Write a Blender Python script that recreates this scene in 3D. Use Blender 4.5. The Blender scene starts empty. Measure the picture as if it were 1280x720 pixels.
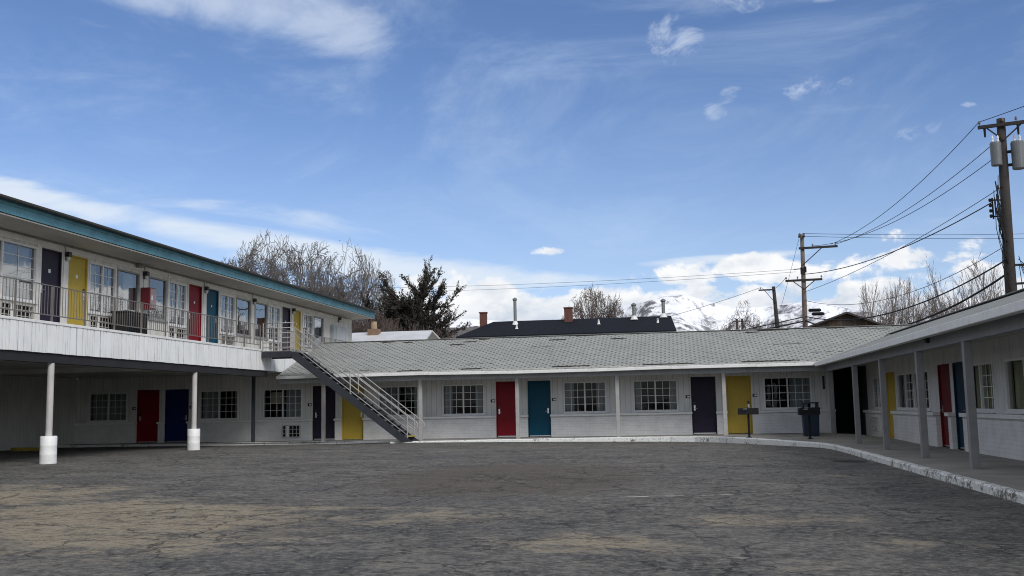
import bpy, bmesh, math, random
from mathutils import Vector, Matrix, noise as mnoise
R = math.radians
random.seed(7)
S = bpy.context.scene
COL = S.collection

# ------------------------------------------------------------------ camera
cam = bpy.data.cameras.new('camera'); camo = bpy.data.objects.new('camera', cam); COL.objects.link(camo)
cam.sensor_width = 36; cam.lens = 36*1270/1280
cam.clip_start = .1; cam.clip_end = 30000
camo.location = (0, 0, 1.3)
camo.matrix_world = Matrix.Translation((0, 0, 1.3)) @ Matrix.Rotation(R(9.023), 4, 'Z') @ Matrix.Rotation(R(90+6.696), 4, 'X') @ Matrix.Rotation(-.020, 4, 'Z')
S.camera = camo
S.render.resolution_x = 1024; S.render.resolution_y = 576
S.view_settings.view_transform = 'Standard'; S.view_settings.look = 'None'
S.cycles.filter_width = 1.05
S.view_settings.exposure = 0; S.view_settings.gamma = 1

# ------------------------------------------------------------------ sun and sky
SUN_AZ, SUN_EL = R(136), R(38)
sun = bpy.data.lights.new('sun', 'SUN'); suno = bpy.data.objects.new('sun', sun); COL.objects.link(suno)
sun.energy = 2.4; sun.angle = R(24); sun.color = (1, .96, .9)
sd = Vector((math.sin(SUN_AZ)*math.cos(SUN_EL), math.cos(SUN_AZ)*math.cos(SUN_EL), math.sin(SUN_EL)))
suno.rotation_euler = sd.to_track_quat('Z', 'Y').to_euler()
suno.location = (30, -20, 40)

class NT:
    """small helper for writing node trees"""
    def __init__(s, tree): s.t = tree
    def n(s, typ, **kw):
        nd = s.t.nodes.new(typ)
        for k, v in kw.items():
            if k.startswith('i_'):
                key = k[2:]
                nd.inputs[int(key) if key.isdigit() else key].default_value = v
            else: setattr(nd, k, v)
        return nd
    def l(s, a, b): s.t.links.new(a, b)
    def m(s, op, a, b=None, c=None, clamp=False):
        nd = s.t.nodes.new('ShaderNodeMath'); nd.operation = op; nd.use_clamp = clamp
        for i, x in enumerate((a, b, c)):
            if x is None: continue
            if isinstance(x, (int, float)): nd.inputs[i].default_value = x
            else: s.l(x, nd.inputs[i])
        return nd.outputs[0]
    def ss(s, x, a, b, lo=0., hi=1.):
        nd = s.t.nodes.new('ShaderNodeMapRange'); nd.interpolation_type = 'SMOOTHSTEP'
        s.l(x, nd.inputs[0])
        for i, v in enumerate((a, b, lo, hi)): nd.inputs[i+1].default_value = v
        return nd.outputs[0]
    def mix(s, f, a, b, mode='MIX'):
        nd = s.t.nodes.new('ShaderNodeMix'); nd.data_type = 'RGBA'; nd.blend_type = mode
        for sock, x in ((nd.inputs[0], f), (nd.inputs[6], a), (nd.inputs[7], b)):
            if isinstance(x, (int, float)): sock.default_value = x
            elif isinstance(x, tuple): sock.default_value = (*x[:3], 1)
            else: s.l(x, sock)
        return nd.outputs[2]
    def noise(s, vec, scale, detail=4, rough=.5, dist=0., out=0, scl=None):
        if scl:
            mp = s.n('ShaderNodeMapping'); mp.inputs['Scale'].default_value = scl; s.l(vec, mp.inputs[0]); vec = mp.outputs[0]
        nd = s.n('ShaderNodeTexNoise'); s.l(vec, nd.inputs['Vector'])
        nd.inputs['Scale'].default_value = scale; nd.inputs['Detail'].default_value = detail
        nd.inputs['Roughness'].default_value = rough; nd.inputs['Distortion'].default_value = dist
        return nd.outputs[out]
    def bump(s, h, strength=.5, dist=.02):
        b = s.n('ShaderNodeBump'); b.inputs['Strength'].default_value = strength; b.inputs['Distance'].default_value = dist
        s.l(h, b.inputs['Height']); return b.outputs[0]

W = bpy.data.worlds.new('World'); S.world = W; W.use_nodes = True
W.node_tree.nodes.clear()
q = NT(W.node_tree)
sky = q.n('ShaderNodeTexSky', sky_type='NISHITA', sun_disc=False, sun_elevation=SUN_EL, sun_rotation=SUN_AZ,
          altitude=1400, air_density=1.0, dust_density=.6, ozone_density=1.6)
tc = q.n('ShaderNodeTexCoord'); sp = q.n('ShaderNodeSeparateXYZ'); q.l(tc.outputs['Generated'], sp.inputs[0])
az = q.m('ARCTAN2', sp.outputs[0], sp.outputs[1]); el = q.m('ARCSINE', sp.outputs[2])
cv = q.n('ShaderNodeCombineXYZ'); q.l(az, cv.inputs[0]); q.l(el, cv.inputs[1]); P = cv.outputs[0]
def blob(a0, e0, ra, re, tilt=0, k=1.):
    da = q.m('SUBTRACT', az, a0); de = q.m('SUBTRACT', el, e0)
    if tilt:
        c, s_ = math.cos(tilt), math.sin(tilt)
        u = q.m('ADD', q.m('MULTIPLY', da, c), q.m('MULTIPLY', de, s_)); v = q.m('SUBTRACT', q.m('MULTIPLY', de, c), q.m('MULTIPLY', da, s_))
    else: u, v = da, de
    u = q.m('DIVIDE', u, ra); v = q.m('DIVIDE', v, re)
    d = q.m('ADD', q.m('MULTIPLY', u, u), q.m('MULTIPLY', v, v))
    return q.m('MULTIPLY', q.m('SUBTRACT', 1., d, clamp=True), k)
def blobs(lst):
    o = None
    for b in lst:
        x = blob(*b); o = x if o is None else q.m('MAXIMUM', o, x)
    return o
# heaped clouds low over the mountains, plus an unseen bank added for window reflections
n_c = q.ss(q.noise(P, 17, 11, .60, .3, scl=(1, 1.45, 1)), .30, .70)
low = blobs([(-.205, .100, .085, .040, 0, 1.05), (-.125, .088, .10, .034, 0, 1.0), (-.165, .098, .05, .036, 0, 1.), (.06, .128, .11, .017, .03, .9), (.15, .124, .12, .017, .02, .85), (-.03, .085, .20, .024, 0, .75),
             (.235, .130, .06, .016, .1, .6), (.22, .100, .12, .024, 0, .8), (.10, .095, .12, .024, 0, .7), (.30, .118, .05, .018, 0, .6), (-.125, .1525, .022, .006, 0, .7), (.20, .15, .03, .008, 0, .5),
             (.62, .062, .34, .076, .16, 3.), (-.75, .12, .3, .05, 0, 1.), (-.29, .10, .05, .028, 0, .7), (.12, .074, .40, .018, 0, .9), (-.06, .094, .09, .026, 0, .95), (.27, .092, .12, .026, 0, 1.0), (.02, .098, .10, .020, 0, .85), (.05, .084, .34, .021, 0, 1.0)])
den_low = q.ss(q.m('ADD', low, q.m('MULTIPLY', q.m('SUBTRACT', n_c, .5), 1.05)), .30, .74)
den_low = q.m('MULTIPLY', den_low, q.ss(low, .02, .16))
# wispy sheets
n_w = q.ss(q.noise(P, 5.0, 10, .60, .5, scl=(1, 4.2, 1)), .30, .70)
strat = blobs([(-.40, .160, .24, .018, -.17, 1.0), (-.30, .142, .20, .020, -.11, 1.05), (-.62, .197, .20, .018, -.17, 1.05), (-.22, .130, .14, .018, -.08, 1.0), (-.13, .124, .12, .012, -.04, .8), (-.72, .20, .25, .03, -.1, .9), (.06, .139, .12, .006, .03, .8), (-.45, .195, .25, .012, -.10, .45)])
den_str = q.ss(q.m('ADD', strat, q.m('MULTIPLY', q.m('SUBTRACT', n_w, .5), .75)), .22, 1.05)
n_w2 = q.ss(q.noise(P, 21, 11, .66, .8, scl=(1, 1.6, 1)), .26, .74)
wisp = blobs([(.0105, .349, .034, .028, 0, .80), (.062, .293, .020, .011, .45, .75), (.047, .279, .017, .013, .3, .85), (.149, .294, .046, .014, .15, .85), (.127, .287, .02, .014, .5, .7),
              (.232, .243, .035, .011, .1, .55), (.278, .261, .010, .004, 0, .75), (.08, .377, .07, .013, 0, .75), (.16, .376, .03, .010, 0, .6), (-.30, .178, .03, .010, .3, .4)])
den_w = q.m('MULTIPLY', q.ss(q.m('ADD', wisp, q.m('MULTIPLY', q.m('SUBTRACT', n_w2, .5), 1.1)), .30, 1.25), q.ss(wisp, .02, .3))
n_v = q.ss(q.noise(P, 6.5, 11, .60, .6, scl=(1, 1.9, 1)), .25, .75)
veil = blobs([(-.42, .395, .17, .050, -.13, 1.2), (-.335, .368, .085, .036, -.12, 1.25), (-.53, .383, .12, .020, -.10, .85)])
den_v = q.m('MULTIPLY', q.ss(q.m('ADD', veil, q.m('MULTIPLY', q.m('SUBTRACT', n_v, .5), 1.0)), .22, 1.35), q.ss(veil, .0, .3))
den_w = q.m('MAXIMUM', den_w, den_v)
cir = q.m('MULTIPLY', q.ss(q.noise(P, 2.6, 10, .66, 1.2, scl=(1, 2.6, 1)), .41, .82), .40)
# unseen broken cloud added over the rest of the sky, bright for fill light
n_b = q.noise(tc.outputs['Generated'], 2.2, 8, .58, .3, scl=(1, 1, 2.2))
out_ = q.m('MAXIMUM', q.ss(q.m('ABSOLUTE', q.m('ADD', az, .17)), .95, 1.3), q.ss(el, .5, .7))
den_b = q.m('MULTIPLY', q.ss(n_b, .40, .58), out_)
# colours
tint = q.n('ShaderNodeHueSaturation', i_Saturation=1.14, i_Value=1.0, i_Hue=.5); q.l(sky.outputs[0], tint.inputs['Color'])
skyc = q.mix(q.ss(el, .32, .0, 0., .40), q.mix(1., tint.outputs[0], (.128, .117, .127), 'MULTIPLY'), (.55, .70, .90))
sh = q.ss(q.noise(P, 20, 7, .55, .2, scl=(1, 1.8, 1)), .30, .62)
hi = q.ss(q.m('SUBTRACT', el, q.m('MULTIPLY', n_c, .012)), .066, .112)
lit = q.m('ADD', q.m('MULTIPLY', sh, .55), q.m('MULTIPLY', hi, .55), clamp=True)
c_low = q.mix(q.ss(az, .38, .55), q.mix(lit, (.47, .56, .70), (1.0, 1.0, 1.0)), (1.7, 1.7, 1.68))  # unseen bank on the right made brighter to show in the upper windows
c = q.mix(cir, skyc, (.62, .76, .95))
c = q.mix(q.m('MULTIPLY', den_w, .55), c, (.72, .80, .93))
c = q.mix(q.m('MULTIPLY', den_str, .80), c, (.80, .87, .95))
c = q.mix(q.m('MULTIPLY', den_low, .96), c, c_low)
c = q.mix(q.m('MULTIPLY', den_b, .85), c, (1.12, 1.10, 1.06))
bg = q.n('ShaderNodeBackground', i_Strength=1.0); q.l(c, bg.inputs[0])
wo = q.n('ShaderNodeOutputWorld'); q.l(bg.outputs[0], wo.inputs[0])

# ------------------------------------------------------------------ materials
MATS = {}
def mat(name, base=(.5, .5, .5), rough=.7, metal=0., fn=None, spec=.5):
    if name in MATS: return MATS[name]
    m_ = bpy.data.materials.new(name); m_.use_nodes = True; MATS[name] = m_
    t = m_.node_tree; b = t.nodes['Principled BSDF']
    b.inputs['Base Color'].default_value = (*base, 1); b.inputs['Roughness'].default_value = rough
    b.inputs['Metallic'].default_value = metal; b.inputs['Specular IOR Level'].default_value = spec
    if fn:
        k = NT(t); tcn = k.n('ShaderNodeTexCoord'); fn(k, b, tcn.outputs['Object'], tcn.outputs['UV'])
    return m_
def weather(base, amt=.25, scale=3., bump=.15):
    """a plain painted surface that has lived outdoors"""
    def fn(k, b, o, uv):
        a = k.noise(o, scale, 6, .6); c2 = k.noise(o, scale*9, 4, .6)
        f = k.m('MULTIPLY', k.m('ADD', k.m('MULTIPLY', a, .7), k.m('MULTIPLY', c2, .3)), 1.)
        f = k.ss(f, .35, .75)
        dark = tuple(x*(1-amt) for x in base); lite = tuple(min(1, x*(1+amt*.35)) for x in base)
        k.l(k.mix(f, lite, dark), b.inputs['Base Color'])
        if bump: k.l(k.bump(c2, bump, .01), b.inputs['Normal'])
    return fn
def paint(name, base, rough=.55, amt=.2, scale=2.5, bump=.1, metal=0.):
    return mat(name, base, rough, metal, weather(base, amt, scale, bump))
def horiz(k, o):
    s_ = k.n('ShaderNodeSeparateXYZ'); k.l(o, s_.inputs[0])
    return k.m('ADD', s_.outputs[0], s_.outputs[1]), s_.outputs[2]
def f_siding(base, pitch):
    def fn(k, b, o, uv):
        h, z = horiz(k, o)
        fr = k.m('FRACT', k.m('DIVIDE', h, pitch)); g = k.ss(k.m('ABSOLUTE', k.m('SUBTRACT', fr, .5)), .455, .475)
        w = k.noise(o, 2.2, 6, .6, scl=(1, 1, .35)); w2 = k.noise(o, 30, 4, .6, scl=(1, 1, .1))
        c1 = k.mix(k.ss(w, .35, .75), base, tuple(x*.80 for x in base))
        c1 = k.mix(k.m('MULTIPLY', k.ss(w2, .55, .75), .18), c1, (.3, .3, .28))
        c1 = k.mix(k.m('MULTIPLY', g, .55), c1, tuple(x*.35 for x in base))
        k.l(c1, b.inputs['Base Color'])
        k.l(k.bump(k.m('ADD', k.m('MULTIPLY', g, -1.), k.m('MULTIPLY', w2, .15)), .7, .012), b.inputs['Normal'])
    return fn
WHITE = (.66, .66, .645)
siding = mat('painted_siding', WHITE, .6, 0, f_siding(WHITE, .205))
siding_up = mat('painted_siding_upper', (.66, .65, .60), .6, 0, f_siding((.66, .65, .60), .41))
def f_brick(k, b, o, uv):
    h, z = horiz(k, o); cx = k.n('ShaderNodeCombineXYZ'); k.l(h, cx.inputs[0]); k.l(z, cx.inputs[1])
    br = k.n('ShaderNodeTexBrick', i_Scale=1.0); k.l(cx.outputs[0], br.inputs['Vector'])
    br.inputs['Brick Width'].default_value = .30; br.inputs['Row Height'].default_value = .10; br.inputs['Mortar Size'].default_value = .007
    br.inputs['Mortar Smooth'].default_value = .3
    w = k.noise(o, 2., 6, .6); w2 = k.noise(o, 22, 4, .6)
    c1 = k.mix(k.ss(w, .35, .75), (.70, .70, .69), (.58, .58, .57))
    c1 = k.mix(k.m('MULTIPLY', k.ss(w2, .58, .8), .25), c1, (.42, .41, .39))
    c1 = k.mix(k.m('MULTIPLY', br.outputs['Fac'], .30), c1, (.38, .38, .37))
    k.l(c1, b.inputs['Base Color'])
    k.l(k.bump(k.m('ADD', k.m('MULTIPLY', br.outputs['Fac'], -1.), k.m('MULTIPLY', w2, .3)), .6, .008), b.inputs['Normal'])
brick_white = mat('painted_brick', (.72, .72, .71), .65, 0, f_brick)
white_trim = paint('white_trim', (.72, .72, .70), .5, .16, 3.)
def f_board(k, b, o, uv):
    w = k.noise(o, 1.7, 7, .62, scl=(1, 1, .5)); w2 = k.noise(o, 26, 5, .65, scl=(1, 1, .15)); w3 = k.noise(o, 5, 5, .6, scl=(1, 1, .12))
    c1 = k.mix(k.ss(w, .35, .8), (.80, .81, .80), (.66, .67, .66))
    c1 = k.mix(k.m('MULTIPLY', k.ss(w3, .60, .82), .35), c1, (.40, .40, .37))
    c1 = k.mix(k.m('MULTIPLY', k.ss(w2, .62, .78), .3), c1, (.34, .33, .30))
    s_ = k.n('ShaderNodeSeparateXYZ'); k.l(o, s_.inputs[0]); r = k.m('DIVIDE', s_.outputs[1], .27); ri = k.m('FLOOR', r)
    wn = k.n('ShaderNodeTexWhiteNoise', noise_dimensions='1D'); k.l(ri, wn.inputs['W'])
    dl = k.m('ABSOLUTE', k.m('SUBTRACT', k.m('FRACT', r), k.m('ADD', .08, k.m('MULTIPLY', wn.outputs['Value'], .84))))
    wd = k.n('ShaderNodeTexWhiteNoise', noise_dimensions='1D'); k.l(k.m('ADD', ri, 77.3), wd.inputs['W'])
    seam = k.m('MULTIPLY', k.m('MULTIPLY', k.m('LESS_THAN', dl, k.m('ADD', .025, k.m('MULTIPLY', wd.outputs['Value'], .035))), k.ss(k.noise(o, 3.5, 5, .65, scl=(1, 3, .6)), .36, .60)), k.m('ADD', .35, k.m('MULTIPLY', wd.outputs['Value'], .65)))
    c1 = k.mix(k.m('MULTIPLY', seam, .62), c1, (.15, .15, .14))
    k.l(c1, b.inputs['Base Color']); k.l(k.bump(k.m('SUBTRACT', w2, seam), .4, .01), b.inputs['Normal'])
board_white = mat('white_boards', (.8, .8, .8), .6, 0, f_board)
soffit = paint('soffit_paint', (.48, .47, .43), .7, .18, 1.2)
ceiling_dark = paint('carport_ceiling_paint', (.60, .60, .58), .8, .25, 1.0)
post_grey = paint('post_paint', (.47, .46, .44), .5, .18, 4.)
beam_grey = mat('beam_siding', (.40, .40, .40), .65, 0, f_siding((.40, .41, .42), .11))
teal_trim = paint('teal_fascia_paint', (.115, .32, .40), .5, .35, 2.2, .2)
dark_drip = paint('dark_drip_edge', (.045, .05, .055), .5, .2)
navy_steel = paint('navy_steel', (.038, .042, .050), .45, .3, 5., .1)
balcony_rail = paint('balcony_rail_paint', (.15, .14, .13), .5, .25, 6., .1)
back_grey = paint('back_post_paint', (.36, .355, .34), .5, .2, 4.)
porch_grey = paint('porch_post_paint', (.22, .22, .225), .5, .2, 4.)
rail_grey = paint('rail_paint', (.36, .35, .335), .45, .2, 6., .1)
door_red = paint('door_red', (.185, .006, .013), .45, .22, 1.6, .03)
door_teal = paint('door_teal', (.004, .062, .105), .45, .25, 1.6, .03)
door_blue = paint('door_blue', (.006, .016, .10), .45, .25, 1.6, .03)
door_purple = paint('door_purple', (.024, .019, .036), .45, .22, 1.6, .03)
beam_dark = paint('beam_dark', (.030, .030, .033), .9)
shaded_teal = paint('door_teal_shaded', (.004, .026, .055), .5, .25, 1.6, .03)  # teal door paint with the porch shade put into its colour
shaded_red = paint('door_red_shaded', (.12, .005, .010), .5, .22, 1.6, .03)  # copy of the door red, darkened to stand in for porch shade
door_yellow = paint('door_yellow', (.45, .33, .055), .5, .16, 1.6, .03)
steel = mat('brushed_steel', (.62, .62, .60), .32, 1.)
black_pl = mat('black_plastic', (.015, .015, .017), .4)
alu = paint('white_frame', (.70, .70, .69), .45, .12, 5.)
ac_mat = paint('grille_beige', (.46, .45, .42), .6, .25, 6.)
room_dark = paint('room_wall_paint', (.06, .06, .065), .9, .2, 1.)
dark_in = mat('dark_cavity', (.02, .02, .022), .9)
def f_concrete(k, b, o, uv):
    a = k.noise(o, .9, 7, .6); c2 = k.noise(o, 11, 5, .7); f = k.noise(o, 120, 2, .5)
    s_ = k.n('ShaderNodeSeparateXYZ'); k.l(o, s_.inputs[0])
    jx = k.ss(k.m('ABSOLUTE', k.m('SUBTRACT', k.m('FRACT', k.m('DIVIDE', s_.outputs[0], 3.78)), .5)), .4965, .4985)
    jy = k.ss(k.m('ABSOLUTE', k.m('SUBTRACT', k.m('FRACT', k.m('DIVIDE', s_.outputs[1], 3.1)), .5)), .4965, .4985)
    j = k.m('MAXIMUM', jx, jy)
    c1 = k.mix(k.ss(a, .3, .75), (.27, .262, .24), (.17, .165, .152))
    c1 = k.mix(k.m('MULTIPLY', k.ss(c2, .52, .8), .5), c1, (.11, .105, .095))
    c1 = k.mix(k.m('MULTIPLY', j, .8), c1, (.03, .03, .028))
    k.l(c1, b.inputs['Base Color']); k.l(k.bump(k.m('ADD', k.m('MULTIPLY', j, -1.), k.m('MULTIPLY', f, .12)), .5, .01), b.inputs['Normal'])
concrete = mat('walkway_concrete', (.2, .2, .19), .85, 0, f_concrete)
def f_kerb(k, b, o, uv):
    a = k.noise(o, 2.6, 8, .68, .3); c2 = k.noise(o, 17, 6, .7)
    s_ = k.n('ShaderNodeSeparateXYZ'); k.l(o, s_.inputs[0]); f = k.ss(k.m('ADD', k.m('ADD', k.m('MULTIPLY', a, .5), k.m('MULTIPLY', c2, .5)), k.ss(s_.outputs[1], 33., 15., -.01, .032)), .52, .60)
    c1 = k.mix(k.ss(c2, .3, .8), (.70, .72, .70), (.52, .52, .50)); c1 = k.mix(f, c1, (.12, .105, .085))
    k.l(c1, b.inputs['Base Color']); k.l(k.bump(k.m('SUBTRACT', c2, f), .6, .015), b.inputs['Normal'])
kerb_paint = mat('kerb_peeling_paint', (.6, .6, .6), .75, 0, f_kerb)
def f_asphalt(k, b, o, uv):
    s_ = k.n('ShaderNodeSeparateXYZ'); k.l(o, s_.inputs[0]); X, Y = s_.outputs[0], s_.outputs[1]
    big = k.noise(o, .17, 9, .64, .5); mid = k.noise(o, .65, 9, .68, .4, scl=(.85, 1, 1)); med = k.noise(o, 2.2, 8, .70, .3); fine = k.noise(o, 10, 6, .72); peb = k.noise(o, 95, 3, .68)
    sp_ = k.noise(o, 16, 6, .74, scl=(.9, 1, 1)); st = k.noise(o, 3.4, 8, .72, .5, scl=(.8, 1, 1))
    c1 = k.mix(k.ss(mid, .34, .66), (.064, .064, .063), (.122, .118, .110))
    # tan dirt where the seal coat has worn away
    def spot(x0, y0, rx, ry, kk):
        u = k.m('DIVIDE', k.m('SUBTRACT', X, x0), rx); v = k.m('DIVIDE', k.m('SUBTRACT', Y, y0), ry)
        return k.m('MULTIPLY', k.m('SUBTRACT', 1., k.m('ADD', k.m('MULTIPLY', u, u), k.m('MULTIPLY', v, v)), clamp=True), kk)
    d = None
    for a_ in SPOTS:
        x_ = spot(*a_); d = x_ if d is None else k.m('MAXIMUM', d, x_)
    nn = k.m('ADD', k.m('MULTIPLY', k.ss(mid, .30, .70), .55), k.m('MULTIPLY', k.ss(med, .30, .70), .45))
    tan = k.ss(k.m('ADD', d, k.m('MULTIPLY', k.m('SUBTRACT', nn, .5), 1.3)), .42, .95)
    c1 = k.mix(k.m('MULTIPLY', tan, .85), c1, k.mix(k.ss(fine, .35, .7), (.36, .295, .195), (.23, .195, .14)))
    c1 = k.mix(k.m('MULTIPLY', k.ss(st, .51, .63), .62), c1, (.185, .172, .145))
    c1 = k.mix(k.m('MULTIPLY', k.ss(st, .48, .37), .68), c1, (.032, .032, .034))
    c1 = k.mix(k.m('MULTIPLY', k.ss(med, .51, .66), .42), c1, (.165, .155, .13))
    c1 = k.mix(k.m('MULTIPLY', k.ss(med, .48, .36), .5), c1, (.036, .037, .039))
    seal = k.ss(k.noise(o, .36, 9, .68, 1.0, scl=(.6, 1, 1)), .53, .60)
    c1 = k.mix(k.m('MULTIPLY', seal, .55), c1, (.044, .047, .053))
    c1 = k.mix(k.m('MULTIPLY', k.ss(sp_, .51, .63), .55), c1, (.23, .215, .185))
    c1 = k.mix(k.m('MULTIPLY', k.ss(sp_, .49, .38), .6), c1, (.026, .026, .027))
    c1 = k.mix(k.m('MULTIPLY', k.ss(fine, .51, .63), .45), c1, (.20, .19, .165))
    c1 = k.mix(k.m('MULTIPLY', k.ss(fine, .49, .37), .5), c1, (.024, .024, .025))
    wl = k.m('MULTIPLY', k.ss(k.noise(o, 3.0, 7, .74, .2, scl=(.20, 1.5, 1)), .655, .72), k.ss(k.noise(o, .4, 3, .5), .42, .55))
    c1 = k.mix(k.m('MULTIPLY', wl, .85), c1, (.42, .41, .37))
    c1 = k.mix(k.m('MULTIPLY', k.ss(peb, .52, .70), .5), c1, (.19, .183, .168))
    c1 = k.mix(k.m('MULTIPLY', k.ss(peb, .48, .32), .6), c1, (.013, .013, .014))
    pn = k.ss(k.noise(o, 5.5, 7, .74, scl=(.5, 1, 1)), .50, .60)
    for x0, y0, x1, y1, w_ in PAINT:
        L_ = math.hypot(x1-x0, y1-y0); cx_, sx_ = (x1-x0)/L_, (y1-y0)/L_
        dx = k.m('SUBTRACT', X, x0); dy = k.m('SUBTRACT', Y, y0)
        al = k.m('ADD', k.m('MULTIPLY', dx, cx_), k.m('MULTIPLY', dy, sx_)); ac_ = k.m('ABSOLUTE', k.m('SUBTRACT', k.m('MULTIPLY', dy, cx_), k.m('MULTIPLY', dx, sx_)))
        on = k.m('MULTIPLY', k.m('MULTIPLY', k.ss(ac_, w_, w_*.6), k.ss(al, 0., .3)), k.ss(al, L_, L_-.3))
        c1 = k.mix(k.m('MULTIPLY', k.m('MULTIPLY', on, pn), .8), c1, (.46, .45, .41))
    gv = k.ss(k.m('ADD', spot(-3.1, 19.5, 3.6, 6.5, 1.), k.m('MULTIPLY', k.m('SUBTRACT', med, .5), 1.6)), .35, .8)
    gr = k.noise(o, 42, 4, .75)
    c1 = k.mix(k.m('MULTIPLY', gv, .75), c1, k.mix(k.ss(gr, .42, .60), (.022, .020, .018), (.15, .125, .10)))
    ph = k.ss(k.m('ADD', spot(4.0, 25.3, .55, .75, 1.4), k.m('MULTIPLY', k.m('SUBTRACT', sp_, .5), 1.8)), .5, .8)
    c1 = k.mix(k.m('MULTIPLY', ph, .85), c1, (.016, .016, .016))
    dn = k.noise(o, 1.3, 7, .7, out=1); vm = k.n('ShaderNodeVectorMath', operation='MULTIPLY_ADD'); k.l(dn, vm.inputs[0])
    vm.inputs[1].default_value = (1.1, 1.1, 0); k.l(o, vm.inputs[2])
    def crack(sc, w):
        v = k.n('ShaderNodeTexVoronoi', feature='DISTANCE_TO_EDGE', i_Scale=sc); v.voronoi_dimensions = '2D'; k.l(vm.outputs[0], v.inputs['Vector'])
        return v.outputs['Distance'], w
    def line(v, w): return k.ss(v, w, w*.3)
    v1, _ = crack(.26, 0); v2, _ = crack(.85, 0); v3, _ = crack(3.2, 0)
    g1 = k.ss(k.noise(o, .20, 3, .5), .40, .50)
    k1 = k.m('MULTIPLY', line(v1, .007), g1)
    k2 = k.m('MULTIPLY', line(v2, .017), k.ss(k.noise(o, .33, 4, .6, .4), .46, .55))
    k3 = k.m('MULTIPLY', line(v3, .05), k.ss(k.noise(o, .42, 4, .6, .4, scl=(1, 1.2, 1)), .51, .60))
    edge = k.m('MULTIPLY', k.m('MULTIPLY', line(v1, .032), g1), k.ss(med, .48, .62))
    c1 = k.mix(k.m('MULTIPLY', edge, .5), c1, (.17, .165, .15))
    kk = k.m('MAXIMUM', k.m('MAXIMUM', k1, k2), k.m('MULTIPLY', k3, .8))
    c1 = k.mix(k.m('MULTIPLY', kk, .75), c1, (.014, .014, .015))
    c1 = k.mix(1., c1, (1.17, 1.165, 1.15), 'MULTIPLY')
    k.l(c1, b.inputs['Base Color'])
    h = k.m('ADD', k.m('ADD', k.m('MULTIPLY', peb, .6), k.m('ADD', k.m('MULTIPLY', fine, .6), k.m('MULTIPLY', sp_, .6))), k.m('MULTIPLY', kk, -1.2))
    k.l(k.bump(h, .9, .02), b.inputs['Normal'])
PAINT = [(-1.2, 15.2, 2.4, 16.6, .07), (2.9, 14.6, 3.4, 14.9, .05), (2.9, 11.4, 3.3, 11.6, .06), (-1.0, 11.6, -.1, 12.1, .05), (-8.5, 29, -6.5, 30.2, .06), (-12.0, 32.5, -10.8, 34.2, .07), (.1, 9.0, .6, 9.6, .08)]
SPOTS = [(-7.0, 11.5, 4.5, 4.2, 1.15), (-10.5, 14.5, 4., 3.5, .9), (-3.4, 12.5, 3., 2.2, .55), (-1.0, 10.3, 1.6, 1.0, .85), (.9, 12.6, 2.0, 1.4, .6), (2.6, 10.5, 1.6, 1.0, .6), (2.2, 19.5, 3.0, 2.0, .4), (-6, 24, 6, 3, .25), (-.2, 8.6, 2.5, .9, .3)]
asphalt = mat('cracked_asphalt', (.07, .07, .07), .9, 0, f_asphalt, spec=.25)
earth = paint('dry_earth', (.16, .14, .10), .95, .35, .05)
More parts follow.
